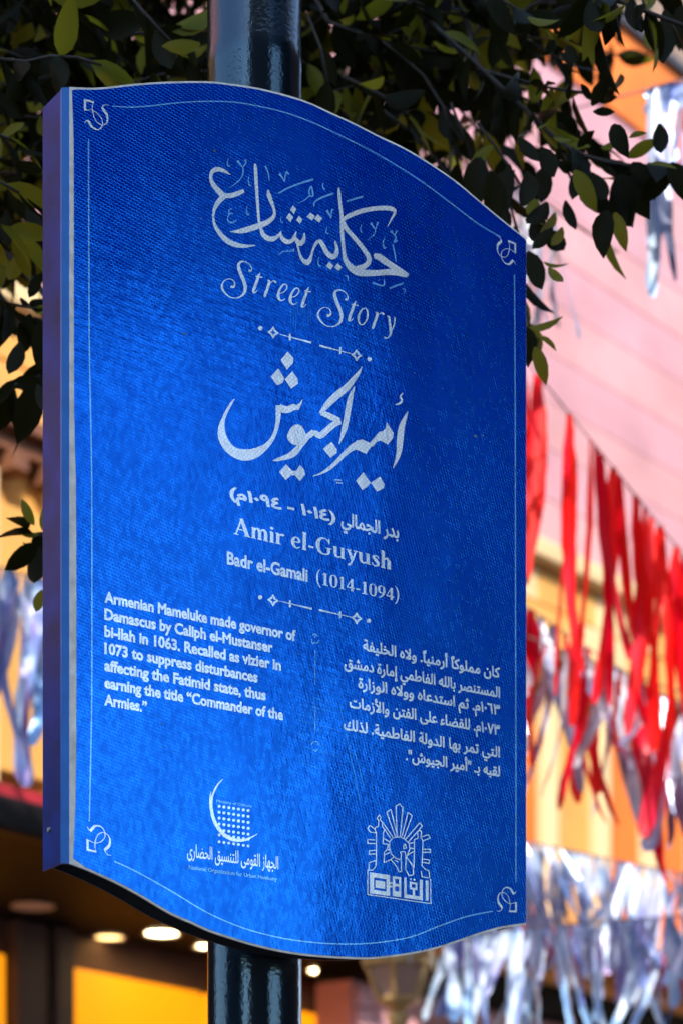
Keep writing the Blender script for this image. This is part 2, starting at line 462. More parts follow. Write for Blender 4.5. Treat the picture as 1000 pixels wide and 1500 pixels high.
downlight(300, 1384, M['bulb'], 'warm ceiling light half hidden by the left edge of the pole', 0.05)
downlight(160, 1371, M['scallop_glow'], 'dim amber glow disc in place of a light pool on the wall, left of the brightest light', 0.075)
downlight(48, 1325, M['bulb_off'], 'unlit lilac ceiling light at the far left', 0.09)

# ------------------------------------------------------------------ unseen houses added around the camera to shade the sign and its gloss
def unseen_house(name, label, loc, rz, w, dpt, h, mat, floors, cols):
    root = empty(name, loc, rz, label=label, cat='unseen_house')
    q = MB(); q.box(0, w, 0, dpt, 0.0, h); q.build('wall', mat, root)
    q = MB(); q.box(-.2, w + .2, -.25, dpt, h + .002, h + .35, 0.03); q.build('cornice', M['pale'], root)
    for f in range(floors):
        for c in range(cols):
            x0 = (c + .28) * w / cols; x1 = (c + .72) * w / cols; z0 = 1.0 + f * (h - 1) / floors
            z1 = z0 + (h - 1) / floors * .58
            q = MB(); q.box(x0, x1, -.06, -.003, z0, z1, 0.01); fr = q.build('window', M['brown'], root)
            q = MB(); q.box(x0 + .08, x1 - .08, -.075, -.062, z0 + .08, z1 - .08); q.build('pane', M['glass'], fr)
unseen_house('unseen_house', 'tall ochre building added unseen behind the camera to shade the sign', (7.5, -5.0, 0), R(180), 9.5, 8, 14.9, M['ochre'], 5, 4)

# ================================================================== POLE
PC = Vector((-0.1478, 4.070, 0))
RP = 0.0802
pole = empty('pole', (PC.x, PC.y, 0.124), label='glossy dark blue round steel pole that carries the blue street sign', cat='pole')
q = MB(); q.lathe([(RP, 0.05), (RP, 2.9), (RP * 1.0, 3.72), (RP * 1.006, 3.722), (RP * 1.006, 3.752), (RP, 3.754), (RP, 4.6), (RP, 6.5), (RP*.98, 6.51), (0.001, 6.53)], 96)
q.build('shaft', M['pole'], pole, True)
q = MB(); q.lathe([(0.17, 0.0), (0.17, 0.02), (0.105, 0.03), (0.09, 0.06), (0.082, 0.16), (RP, 0.17)], 32)
q.build('base_flange', M['pole'], pole, True)

# ================================================================== SIGN
SL = Vector((-0.422, 3.7, 0)); DX, DY = 0.7432, 0.4856
SW = math.hypot(DX, DY); SA = math.atan2(DY, DX)
SB = CAMZ + (HOR - 1266) / F * 3.7
def S(px, py):
    """photo pixel -> (u, v) on the sign face, metres from its lower left corner"""
    a = (px - 500) / F
    t = (3.7 * a + 0.422) / (DX - DY * a)
    return (t * SW, CAMZ + (HOR - py) / F * (3.7 + DY * t) - SB)
sign = empty('street_sign', (SL.x, SL.y, SB), SA, label='tall blue bilingual street story sign with white lettering fixed to the pole', cat='street sign')

def catmull(pts, step):
    out = []
    n = len(pts)
    for i in range(n - 1):
        p0 = pts[max(i-1, 0)]; p1 = pts[i]; p2 = pts[i+1]; p3 = pts[min(i+2, n-1)]
        L = math.hypot(p2[0]-p1[0], p2[1]-p1[1])
        k = max(1, int(L / step))
        for j in range(k):
            t = j / k
            out.append(tuple(0.5*((2*p1[a]) + (-p0[a]+p2[a])*t + (2*p0[a]-5*p1[a]+4*p2[a]-p3[a])*t*t + (-p0[a]+3*p1[a]-3*p2[a]+p3[a])*t**3) for a in range(len(p1))))
    out.append(tuple(pts[-1]))
    return out

TOP = catmull([(100.8,128),(125,129.2),(150,128.5),(200,123),(250,120),(300,119.5),(330,122.2),(380,130),(440,146),(480,163.5),(520,182),(550,197.5),(600,222),(660,261),(700,294),(735,323),(768.6,349.5)], 12)
BOT = catmull([(100.8,1266),(125,1275),(150,1286),(170,1295.5),(200,1311.5),(250,1341),(280,1354),(306,1366),(360,1383.5),(400,1393.5),(440,1400.3),(480,1404),(520,1406),(550,1405.5),(600,1399),(635,1391.5),(670,1380.5),(700,1370),(735,1360.5),(768.6,1355.8)], 12)
OUT = [S(*p) for p in BOT] + [S(*p) for p in reversed(TOP)]
def plate(name, outline, y0, y1, mat, parent=None, smooth=False, side=None):
    n = len(outline)
    v = [(u, y0, w) for u, w in outline] + [(u, y1, w) for u, w in outline]
    f = [tuple(range(n)), tuple(range(2*n-1, n-1, -1))]
    f += [(i, i + n, (i+1) % n + n, (i+1) % n) for i in range(n)]
    return mesh_obj(name, v, f, mat, parent or sign, smooth)
# faces: -Y looks at the street.  plate 0 .. 4 mm, film 0.6 mm proud of it
plate('face_plate', OUT, -0.003, 0.001, M['plate'])
def inset_film():
    L = [(104.2,133),(105,160),(106.5,205),(107,300),(107,480),(107.4,600),(108.4,650),(110,710),(110.6,800),(110.8,950),(110.5,1100),(109.4,1180),(107.6,1225),(106,1258.5)]
    b_ = [(p[0], p[1] - 3.2) for p in BOT if 112 < p[0] < 764]
    t_ = [(p[0], p[1] + 3.0) for p in TOP if 110 < p[0] < 764]
    pts = L + b_ + [(768, 1352.5), (768.2, 353)] + list(reversed(t_))
    return [S(*p) for p in pts]
# film as a grid-cut sheet so its long outline stays clean
plate('vinyl_film', inset_film(), -0.0036, -0.0031, M['vinyl'])
# lip along the left edge and the deep side panel
lipx = -0.0105
hT, hB = S(100.8, 128)[1], 0.0
q = MB(); q.add([(0, -0.002, hB), (0, -0.002, hT), (lipx, 0.004, hT - .001), (lipx, 0.004, hB + .001), (0, 0.003, hB), (0, 0.003, hT), (lipx + .002, 0.012, hT - .001), (lipx + .002, 0.012, hB + .001)],
      [(0, 1, 2, 3), (4, 7, 6, 5), (0, 4, 5, 1), (3, 2, 6, 7), (1, 5, 6, 2), (0, 3, 7, 4)])
q.build('edge_lip', M['lip'], sign)
q = MB(); q.box(-0.0085, -0.0055, 0.012, 0.074, 0.001, hT - .001)
sp_ = q.build('side_panel', M['side'], sign)
rt = S(768.6, 349.5); rb = S(768.6, 1355.8)
q = MB(); q.box(SW - .006, SW - .003, 0.003, 0.074, rb[1] + .002, rt[1] - .002)
q.build('side_panel', M['side'], sign)
INN = [(u, w) for u, w in OUT]
cu = sum(p[0] for p in INN) / len(INN); cw = sum(p[1] for p in INN) / len(INN)
plate('back_plate', [(cu + (u - cu) * .985, cw + (w - cw) * .988) for u, w in INN], 0.070, 0.073, M['backplate'])
q = MB()
q.lathe([(0.001, -0.004), (0.0035, -0.003), (0.0045, 0)], 10)
rv = q.build('rivet', M['steel'], sign)
rv.matrix_local = Matrix.Translation((-0.0087, 0.050, S(100, 1208)[1])) @ Matrix.Rotation(R(-90), 4, 'Y') @ Matrix.Rotation(R(180), 4, 'X')
pu = SW * 0.4867
for zz in (0.25, 0.95):
    q = MB(); q.box(pu - .12, pu + .12, 0.0745, 0.079, zz, zz + .05, 0.002); q.box(pu - .1, pu - .088, 0.0795, 0.26, zz, zz + .05, 0.002); q.box(pu + .088, pu + .1, 0.0795, 0.26, zz, zz + .05, 0.002)
    q.box(pu - .1, pu + .1, 0.2605, 0.268, zz, zz + .05, 0.002)
    q.build('clamp', M['steel'], sign)

# ------------------------------------------------------------------ printing on the film
YP = -0.0039
def union(polys):
    """merge overlapping polygons of one print so that no two faces share a plane"""
    vs_ = []; fs = []
    for p in polys:
        a = sum(p[i][0]*p[(i+1) % len(p)][1] - p[(i+1) % len(p)][0]*p[i][1] for i in range(len(p)))
        if abs(a) < 1e-13: continue
        if a < 0: p = p[::-1]
        n = len(vs_); vs_ += [Vector((x * 1000, y * 1000)) for x, y in p]
        fs.append(list(range(n, n + len(p))))
    ov, oe, of, a_, b_, orig = geometry.delaunay_2d_cdt(vs_, [], fs, 1, 1e-5)
    return [(v[0] / 1000, v[1] / 1000) for v in ov], [tuple(f) for f, o_ in zip(of, orig) if o_]
def print_polys(name, polys, mat, y=YP, label=None, merge=True):
    if merge:
        v, f = union(polys)
    else:
        v = []; f = []; ix = {}
        for p in polys:
            fi = []
            for q_ in p:
                k_ = (round(q_[0], 6), round(q_[1], 6))
                if k_ not in ix: ix[k_] = len(v); v.append(q_)
                fi.append(ix[k_])
            if len(set(fi)) == len(fi): f.append(tuple(fi))
    o_ = mesh_obj(name, [(a, y, b_) for a, b_ in v], f, mat, sign)
    # face the street
    me = o_.data
    flip = [p.index for p in me.polygons if p.normal.y > 0]
    if flip:
        bm = bmesh.new(); bm.from_mesh(me); bm.faces.ensure_lookup_table()
        bmesh.ops.reverse_faces(bm, faces=[bm.faces[i] for i in flip]); bm.to_mesh(me); bm.free()
    if label: o_['label'] = label
    return o_
def stroke(pts, tf, closed=False, step=None, wscale=1.0, rnd_caps=True):
    """pen stroke: (x, y, width) in the frame that tf maps to the face"""
    if len(pts) == 2 and len(pts[0]) == 3: sm = pts
    else: sm = catmull(pts, step or max(4.0, 0.35 * max(p[2] for p in pts)))
    out = []
    L = []; Rr = []
    for i, p in enumerate(sm):
        a = sm[max(i-1, 0)]; b_ = sm[min(i+1, len(sm)-1)]
        tx, ty = b_[0]-a[0], b_[1]-a[1]; l = math.hypot(tx, ty) or 1
        w = p[2] * wscale / 2
        L.append((p[0] - ty/l*w, p[1] + tx/l*w)); Rr.append((p[0] + ty/l*w, p[1] - tx/l*w))
    for i in range(len(sm) - 1):
        out.append([tf(*L[i]), tf(*L[i+1]), tf(*Rr[i+1]), tf(*Rr[i])])
        if 0 < i:
            p = sm[i]; w = p[2] * wscale / 2
            if w > 1.2:
                out.append([tf(p[0] + w*math.cos(k*math.pi/3 + .3), p[1] + w*math.sin(k*math.pi/3 + .3)) for k in range(6)])
    # split possibly crossed quads
    res = []
    for p in out:
        if len(p) == 4: res += [[p[0], p[1], p[2]], [p[0], p[2], p[3]]]
        else: res.append(p)
    return res
def crop(ox, oy, s): return lambda x, y: S(ox + x / s, oy + y / s)
def disc(x, y, r, tf, n=10): return [tf(x + r*math.cos(2*math.pi*k/n), y + r*math.sin(2*math.pi*k/n)) for k in range(n)]
def diamond(x, y, rx, ry, tf): return [tf(x - rx, y + ry*.05), tf(x - rx*.1, y - ry), tf(x + rx, y - ry*.02), tf(x + rx*.2, y + ry)]

A = crop(290, 225, 5.882); C = crop(420, 260, 5.263)
P = []
for st in [
 [(270,188,5),(225,160,26),(165,140,38),(120,155,38),(100,200,26),(115,260,36),(160,320,46),(200,360,50)],
 [(200,362,46),(260,370,40),(330,350,40),(385,325,34)],
 [(215,370,50),(160,430,40),(130,490,26),(122,550,18),(135,620,26),(180,695,38),(240,755,44),(310,790,42),(390,803,30),(440,800,18),(485,797,5)],
 [(482,92,12),(486,140,28),(495,300,26),(505,450,24),(513,560,22),(522,620,22)],
 [(526,610,22),(532,650,24),(550,700,36),(590,735,44),(640,740,40),(690,705,22),(706,672,10)],
 [(698,690,16),(715,735,34),(755,765,40),(800,755,32),(825,710,20),(836,678,8)],
 [(822,725,24),(860,778,46),(892,765,40),(905,720,22),(906,690,8)],
 [(595,318,8),(600,360,36),(625,430,30),(648,500,22),(640,550,32),(590,595,44),(520,625,48),(430,655,50),(360,673,40),(300,678,18),(268,678,5)],
]: P += stroke(st, A)
for st in [
 [(72,515,14),(88,585,16),(110,635,26),(150,660,44),(175,625,24),(190,570,16),(215,515,22),(245,495,30),(270,530,34),(300,585,36),(340,615,44),(370,600,36),(376,550,26),(366,510,18),(362,488,5)],
 [(390,80,10),(393,120,24),(400,200,24),(412,300,26),(415,420,28),(428,560,26),(442,640,36),(480,695,50),(540,733,58),(620,742,48),(720,738,44),(800,732,50),(860,742,46),(918,762,30)],
 [(425,330,26),(470,300,34),(560,265,36),(660,245,34),(760,240,36),(810,252,32),(822,275,20),(795,325,12),(765,382,5)],
 [(415,340,40),(450,400,34),(520,480,32),(580,555,34),(620,620,36),(615,665,38),(570,697,42),(510,712,40)],
 [(662,608,40),(700,618,50),(760,660,48),(830,705,46),(890,742,38),(926,758,22)],
]: P += stroke(st, C)
for (x, y, rx, ry) in ((811,489,27,38),(781,556,30,40),(863,576,28,34)): P.append(diamond(x, y, rx, ry, A))
for (x, y, rx, ry) in ((178,306,33,30),(234,321,30,32),(322,686,29,31),(386,696,29,30)): P.append(diamond(x, y, rx, ry, C))
print_polys('arabic_title', P, M['ink'])
P = []
for st in [
 [(255,40,4),(243,80,8),(248,108,14),(266,118,10)],
 [(330,68,24),(350,95,14),(375,125,10),(380,160,12),(365,210,9),(320,260,8),(258,302,4)], [(398,58,22),(405,80,12),(378,122,8)],
 [(428,200,4),(425,250,9),(438,285,14),(450,272,5)],
 [(568,110,15),(590,160,12),(602,210,9),(602,242,4)],
 [(690,178,24),(715,210,13),(735,247,7)], [(735,247,7),(745,190,10),(755,163,14),(772,187,13)],
 [(680,350,13),(760,305,15),(860,265,15),(982,227,18)],
 [(850,435,4),(910,405,7),(950,370,11),(980,370,14),(965,288,14),(945,340,10),(960,374,8)],
 [(283,480,8),(258,490,10),(262,520,12),(292,522,10)], [(262,525,9),(245,560,9),(255,595,11),(290,600,12),(325,575,5)],
 [(415,455,4),(408,500,9),(420,535,14),(434,520,6)], [(705,550,4),(703,590,9),(722,603,10)],
 [(685,880,4),(722,850,9),(760,845,10),(785,850,10),(792,832,9),(812,850,12),(815,822,8)],
]: P += stroke(st, A, step=14)
for st in [
 [(202,228,10),(205,195,12),(260,160,14),(350,128,16)], [(272,45,4),(267,80,9),(282,100,10)],
 [(298,258,22),(320,292,12),(332,322,7)], [(332,320,7),(335,270,10),(346,248,18)],
 [(300,385,4),(293,430,10),(312,440,9)], [(450,190,14),(510,170,14),(577,152,16)], [(565,370,4),(555,405,9),(567,430,11)],
 [(635,355,18),(655,385,12),(672,405,10),(660,445,8),(608,489,4)], [(690,348,20),(684,370,10),(672,402,8)],
 [(745,460,4),(730,510,9),(740,550,14),(757,545,5)],
 [(790,415,22),(810,440,10),(830,470,10),(815,505,12),(840,490,11)], [(838,413,17),(830,430,10),(820,452,8)],
 [(805,520,9),(820,590,11),(830,655,6)], [(238,620,4),(232,670,9),(252,692,10)],
 [(440,765,6),(455,760,9),(460,790,6),(455,805,3)], [(650,815,14),(680,828,12),(735,838,12),(738,790,8)],
 [(695,796,12),(700,800,12)],
 [(780,860,14),(830,840,14),(887,820,14)], [(880,870,8),(895,860,11),(900,885,8),(890,905,3)],
]: P += stroke(st, C, step=14)
print_polys('vowel_mark', P, M['ink_thin'])['kind'] = 'stuff'

# "Street Story" in swash italics
P = []
B1 = crop(310, 370, 6.667); B2 = crop(450, 410, 6.667)
SS = [(352,180,26),(368,188,16),(380,165,9),(362,125,8),(318,97,10),(278,95,18),(252,122,26),(256,165,32),(280,230,33),(305,290,33),(318,350,31),(306,400,26),(272,435,15),(230,450,8),(170,442,9),(120,402,14),(90,350,22),(96,305,14),(130,270,8),(180,266,8),(213,298,11),(206,340,20),(175,340,28)]
P += stroke(SS, B1); P += stroke([(x + 4, y + 12, w) for x, y, w in SS], B2)
def let_t(ox, oy, T): return (stroke([(462+ox,205+oy,6),(446+ox,240+oy,24),(425+ox,300+oy,26),(400+ox,372+oy,28),(398+ox,400+oy,20)], T) + stroke([(420+ox,238+oy,11),(486+ox,250+oy,11)], T) + stroke([(398+ox,402+oy,12),(420+ox,392+oy,8),(436+ox,372+oy,5)], T))
def let_e(ox, oy, T): return stroke([(645+ox,408+oy,7),(690+ox,393+oy,8),(724+ox,352+oy,11),(715+ox,318+oy,11),(685+ox,322+oy,13),(652+ox,370+oy,20),(638+ox,425+oy,27),(650+ox,465+oy,20),(680+ox,474+oy,9),(706+ox,455+oy,5)], T)
def let_r(ox, oy, T): return (stroke([(538+ox,275+oy,10),(552+ox,285+oy,22),(542+ox,330+oy,25),(520+ox,395+oy,27),(506+ox,436+oy,22)], T) + stroke([(545+ox,325+oy,7),(580+ox,288+oy,8),(603+ox,285+oy,14),(616+ox,302+oy,20)], T))
P += let_t(0, 0, B1) + let_r(0, 0, B1) + let_e(0, 0, B1) + let_e(117, 38, B1) + let_t(474, 140, B1)
P += let_t(-3, 8, B2) + let_r(117, 45, B2)
P += stroke([(550,280,7),(572,310,15),(572,370,17),(548,425,12),(512,445,10),(488,410,20),(490,350,22),(515,300,15),(552,280,7)], B2)
P += stroke([(762,362,9),(782,366,20),(790,430,21),(800,500,26),(795,540,18),(770,575,10),(744,572,16),(740,560,14)], B2) + stroke([(802,520,9),(830,450,11),(840,390,15),(834,365,6)], B2)
print_polys('street_story_lettering', P, M['ink_small'])

# ornament bars above and below the name
def divider(name, T, L):
    P = []
    (d1, s1, t1, l1a, l1b, l2a, l2b, t2, s2, d2) = L
    P.append(disc(*d1, 9.5, T)); P.append(disc(*d2, 9.5, T))
    for (x, y) in (s1, s2):
        r = 25; k = 5
        for (a, b_) in (((x, y-r), (x+r*.9, y+3)), ((x+r*.9, y+3), (x, y+r)), ((x, y+r), (x-r*.9, y-3)), ((x-r*.9, y-3), (x, y-r))):
            mx, my = (a[0]+b_[0])/2, (a[1]+b_[1])/2
            mx += (x-mx)*.38; my += (y-my)*.38
            P += stroke([(a[0], a[1], 3.5), (mx, my, 9), (b_[0], b_[1], 3.5)], T, step=8)
    for (x, y) in (t1, t2): P += stroke([(x, y-15, 8), (x, y+15, 8)], T)
    P += stroke([(*l1a, 2.5), ((l1a[0]*.4+l1b[0]*.6), (l1a[1]*.4+l1b[1]*.6), 5), (*l1b, 9)], T, step=20)
    P += stroke([(*l2a, 9), ((l2a[0]*.6+l2b[0]*.4), (l2a[1]*.6+l2b[1]*.4), 5), (*l2b, 2.5)], T, step=20)
    print_polys(name, P, M['ink_small'])
divider('ornament_bar', crop(280, 220, 2.941), ((293,770),(348,788),(420,808),(376,796),(512,832),(548,845),(700,884),(637,866),(706,886),(761,903)))
divider('ornament_bar', crop(290, 690, 2.941), ((263,547),(318,560),(391,575),(345,563),(485,597),(516,602),(655,633),(606,622),(677,637),(729,648)))

# calligraphic name
J1 = crop(300, 510, 6.25); J2 = crop(440, 520, 5.556)
P = []
P += stroke([(260,473,6),(235,505,20),(190,585,26),(160,655,32),(142,730,56),(150,820,78),(190,898,82),(250,955,88),(340,985,104),(430,975,96),(500,940,72),(560,895,48),(610,830,36),(645,740,34),(660,650,40),(664,580,48),(662,530,50)], J1)
P += stroke([(668,545,62),(715,568,68),(755,568,60),(800,545,60),(838,548,46),(866,515,20),(882,478,5)], J1)
for pl in ([(748,38),(800,95),(798,140),(740,203),(685,115)], [(663,190),(718,285),(700,325),(652,348),(593,268)], [(790,218),(838,285),(842,330),(778,378),(722,290)],
           [(733,1070),(800,1140),(780,1170),(730,1215),(670,1140)], [(860,1075),(900,1120),(907,1165),(860,1225),(805,1160)], [(780,1130),(830,1130),(830,1170),(780,1170)]):
    P.append([J1(*p) for p in pl])
bl = catmull([(835,703),(872,715),(905,770),(914,830),(882,885),(820,895),(765,865),(742,815),(760,765),(795,720),(835,703)], 20)
c0 = J1(830, 800)
for i in range(len(bl) - 1): P.append([c0, J1(*bl[i]), J1(*bl[i+1])])
P += stroke([(612,1038,5),(660,1025,30),(740,1002,46),(800,970,62),(850,915,52),(890,865,50),(930,815,50),(985,772,52)], J1)
P += stroke([(60,668,40),(100,638,44),(150,662,52),(200,622,50),(260,572,50),(312,546,46)], J2)
P += stroke([(308,540,42),(250,515,48),(200,490,46),(155,478,30)], J2)
P += stroke([(152,482,26),(210,408,50),(290,330,58),(370,265,56),(430,190,38),(470,140,22),(489,98,4)], J2)
P += stroke([(429,262,6),(402,330,34),(382,420,46),(365,520,46),(345,610,42),(320,690,20),(302,733,4)], J2)
P += stroke([(861,466,5),(838,520,28),(810,600,48),(798,700,52),(790,790,42),(770,860,26),(742,926,4)], J2)
for pl in ([(243,712),(285,770),(286,802),(235,843),(175,770)], [(500,960),(558,1045),(530,1080),(490,1105),(440,1030)], [(635,995),(672,1060),(665,1090),(610,1118),(560,1045)]):
    P.append([J2(*p) for p in pl])
P += stroke([(90,993,4),(160,968,16),(230,925,28),(300,860,34),(370,790,42),(430,748,60),(480,742,84),(515,758,96)], J2)
P += stroke([(560,740,40),(600,695,38),(640,665,70),(690,665,100)], J2)
P.append([J2(*p) for p in [(640,640),(680,605),(690,552),(745,640),(740,682),(698,735),(640,702)]])
P.append([J2(*p) for p in [(440,705),(490,692),(540,715),(575,735),(522,812),(478,790),(430,772)]])
P += stroke([(822,313,5),(800,345,15),(813,370,15),(800,395,16),(760,411,8)], J2)
P += stroke([(262,1022,4),(322,1025,8)], J2) + stroke([(285,1045,8),(332,1050,5)], J2)
print_polys('arabic_name', P, M['ink'])

# ---- type set with the built-in sans (and its Arabic companion)
def text_polys(s, off=0.0, merge=False):
    """outlines of the built-in font, filled by winding number (its Arabic glyphs overlap themselves)"""
    c = bpy.data.curves.new('type', 'FONT'); c.body = s; c.resolution_u = 3; c.offset = off
    c.fill_mode = 'NONE'
    o_ = bpy.data.objects.new('type', c); COL.objects.link(o_)
    bpy.context.view_layer.update()
    me = bpy.data.meshes.new_from_object(o_.evaluated_get(bpy.context.evaluated_depsgraph_get()))
    V = np.array([(v.co.x, v.co.y) for v in me.vertices]); Ed = [tuple(e.vertices) for e in me.edges]
    bpy.data.objects.remove(o_); bpy.data.curves.remove(c); bpy.data.meshes.remove(me)
    # orient every loop as it was drawn (vertex indices run along each loop)
    nb = {}
    for a, b_ in Ed: nb.setdefault(a, []).append(b_); nb.setdefault(b_, []).append(a)
    seen = set(); segs = []; loops = []
    for v0 in range(len(V)):
        if v0 in seen or len(nb.get(v0, ())) != 2: continue
        loop = [v0]; seen.add(v0)
        nx = v0 + 1 if (v0 + 1) in nb[v0] else nb[v0][0]
        prev = v0
        while nx != v0 and nx not in seen:
            loop.append(nx); seen.add(nx)
            q_ = [k for k in nb[nx] if k != prev]
            prev, nx = nx, (q_[0] if q_ else v0)
        segs += list(zip(loop, loop[1:] + loop[:1]))
        loops.append(loop)
    if off:
        V2 = V.copy()
        for lp_ in loops:
            k = len(lp_)
            A0 = V[[a for a, b_ in segs]]; A1 = V[[b_ for a, b_ in segs]]
            def wind(pt):
                with np.errstate(divide='ignore', invalid='ignore'):
                    xx = A0[:, 0] + (pt[1] - A0[:, 1]) * (A1[:, 0] - A0[:, 0]) / (A1[:, 1] - A0[:, 1])
                um = (A0[:, 1] <= pt[1]) & (A1[:, 1] > pt[1]) & (xx > pt[0]); dm = (A1[:, 1] <= pt[1]) & (A0[:, 1] > pt[1]) & (xx > pt[0])
                return um.sum() - dm.sum()
            vote = 0
            for i in range(0, k, max(1, k // 12)):
                e0 = V[lp_[i]]; e1 = V[lp_[(i + 1) % k]]; ln_ = np.hypot(*(e1 - e0))
                if ln_ < 1e-5: continue
                nr = np.array([-(e1 - e0)[1], (e1 - e0)[0]]) / ln_ * 2e-3; mid = (e0 + e1) / 2
                lw, rw = wind(mid + nr) != 0, wind(mid - nr) != 0
                if lw != rw: vote += (1 if lw else -1) * ln_
            sg = 1.0 if vote >= 0 else -1.0
            # drop repeated points when taking directions
            for i in range(k):
                p = V[lp_[i]]
                j = 1
                while j < k and np.hypot(*(V[lp_[(i + j) % k]] - p)) < 1e-5: j += 1
                h_ = 1
                while h_ < k and np.hypot(*(p - V[lp_[i - h_]])) < 1e-5: h_ += 1
                d1 = p - V[lp_[i - h_]]; d2 = V[lp_[(i + j) % k]] - p
                d1 = d1 / (np.hypot(*d1) + 1e-9); d2 = d2 / (np.hypot(*d2) + 1e-9)
                n1 = np.array([d1[1], -d1[0]]); n2 = np.array([d2[1], -d2[0]])
                nn = n1 + n2; q2 = nn.dot(nn)
                mit = nn * (2 / q2) if q2 > 0.5 else n2
                V2[lp_[i]] = p + mit * off * sg
        V = V2
    ov, oe, of, a_, b_, cc = geometry.delaunay_2d_cdt([Vector((x * 100, y * 100)) for x, y in V], segs, [], 0, 1e-4)
    OV = np.array([(v[0], v[1]) for v in ov]) / 100
    T = np.array([f for f in of if len(f) == 3])
    cen = OV[T].mean(axis=1)
    P0 = V[[a for a, b_ in segs]]; P1 = V[[b_ for a, b_ in segs]]
    w = np.zeros(len(cen), int)
    for (x0, y0), (x1, y1) in zip(P0, P1):
        if y0 == y1: continue
        up = y1 > y0
        lo, hi = (y0, y1) if up else (y1, y0)
        m_ = (cen[:, 1] >= lo) & (cen[:, 1] < hi)
        xx = x0 + (cen[:, 1] - y0) * (x1 - x0) / (y1 - y0)
        w += np.where(m_ & (xx > cen[:, 0]), 1 if up else -1, 0)
    return [[tuple(OV[i]) for i in t] for t, k in zip(T, w) if k != 0]
def typeset(s, left, right, base, at_left, cap, capunits=0.727, off=0.02):
    """base = photo row of the baseline at column at_left; cap = capital height in photo px there"""
    ps = text_polys(s, off)
    x0 = min(p[0] for q_ in ps for p in q_); x1 = max(p[0] for q_ in ps for p in q_)
    ub, v0 = S(at_left, base); v1 = S(at_left, base - cap)[1]
    u0 = S(left, base)[0]; u1 = S(right, base)[0]
    kx = (u1 - u0) / (x1 - x0); kz = (v1 - v0) / capunits
    return [[(u0 + (x - x0) * kx, v0 + y * kz) for x, y in q_] for q_ in ps]
P = []
for s_, r_, b_ in (('Armenian Mameluke made governor of', 431.5, 883), ('Damascus by Caliph el-Mustanser', 397.8, 908), ('bi-llah in 1063. Recalled as vizier in', 409.7, 933), ('1073 to suppress disturbances', 375.7, 958), ('affecting the Fatimid state, thus', 387.6, 983), ('earning the title \u201cCommander of the', 413.2, 1008.3), ('Armies.\u201d', 213.8, 1033.5)):
    P.append((s_, 151.3, r_, b_, 151.3, 16.3))
for k, (s_, l_, r_, b_, al, cap) in enumerate(P):
    print_polys('english_line', typeset(s_, l_, r_, b_, al, cap, off=0.036), M['ink_small'], merge=False)
print_polys('english_name_line', typeset('Badr el-Gamali', 330.8, 449, 827, 331, 19, off=0.03), M['ink_small'], merge=False)
AR = [('\ufe94\ufed4\ufef4\ufee0\ufea8\ufedf\ufe8d \ufee9\ufefb\ufeed .\u064b\ufe8e\ufef4\ufee8\ufee3\ufead\ufe83 \u064b\ufe8e\ufedb\ufeee\ufee0\ufee4\ufee3 \ufee5\ufe8e\ufedb', 529.4, 994),
 ('\ufed6\ufeb8\ufee3\ufea9 \ufe93\ufead\ufe8e\ufee3\ufe87 \ufef2\ufee4\ufec3\ufe8e\ufed4\ufedf\ufe8d \ufeea\ufee0\ufedf\ufe8e\ufe91 \ufeae\ufebc\ufee8\ufe98\ufeb4\ufee4\ufedf\ufe8d', 502, 1023),
 ('\ufe93\ufead\ufe8d\ufeaf\ufeee\ufedf\ufe8d \ufee9\ufefb\ufeed\ufeed \ufee9\ufe8e\ufecb\ufeaa\ufe98\ufeb3\ufe8d \ufee2\ufe9b .\ufee1\u0661\u0660\u0666\u0663', 522.4, 1048.5),
 ('\ufe95\ufe8e\ufee3\ufeaf\ufef7\ufe8d\ufeed \ufee6\ufe98\ufed4\ufedf\ufe8d \ufef0\ufee0\ufecb \ufe80\ufe8e\ufec0\ufed8\ufee0\ufedf .\ufee1\u0661\u0660\u0667\u0663', 509.6, 1078),
 ('\ufeda\ufedf\ufeac\ufedf .\ufe94\ufef4\ufee4\ufec3\ufe8e\ufed4\ufedf\ufe8d \ufe94\ufedf\ufeed\ufeaa\ufedf\ufe8d \ufe8e\ufeec\ufe91 \ufeae\ufee4\ufe97 \ufef2\ufe98\ufedf\ufe8d', 501, 1110.5),
 ('."\ufeb5\ufeee\ufef4\ufea0\ufedf\ufe8d \ufeae\ufef4\ufee3\ufe83" \u0640\ufe91 \ufeea\ufe92\ufed8\ufedf', 592, 1138.5)]
for s_, l_, b_ in AR:
    print_polys('arabic_line', typeset(s_, l_, 729.8, b_, 729.8, 14.5, 0.70, 0.028), M['ink_small'], merge=False)
print_polys('arabic_dates', typeset('(\ufee1\u0661\u0660\u0669\u0664 - \u0661\u0660\u0661\u0664)', 334.5, 489.5, 754, 438, 15, 0.68, 0.035), M['ink_small'], merge=False)
print_polys('arabic_name_line', typeset('\ufef2\ufedf\ufe8e\ufee4\ufea0\ufedf\ufe8d \ufead\ufeaa\ufe91', 497.5, 582, 789, 580, 18, 0.70, 0.03), M['ink_small'], merge=False)
print_polys('agency_arabic_line', typeset('\ufeef\ufead\ufe8e\ufec0\ufea4\ufedf\ufe8d \ufed6\ufef4\ufeb4\ufee8\ufe98\ufee0\ufedf \ufef0\ufee3\ufeee\ufed8\ufedf\ufe8d \ufeaf\ufe8e\ufeec\ufea0\ufedf\ufe8d', 272.5, 406, 1274, 404, 18, 0.70, 0.012), M['ink_small'], merge=False)
print_polys('agency_english_line', typeset('National Organization for Urban Harmony', 275, 404, 1274, 275, 6.0, off=0.02), M['ink_thin'], merge=False)
print_polys('ministry_line', typeset('Ministry of Culture', 315.5, 367, 1176, 315.5, 4.2, off=0.02), M['ink_thin'], merge=False)

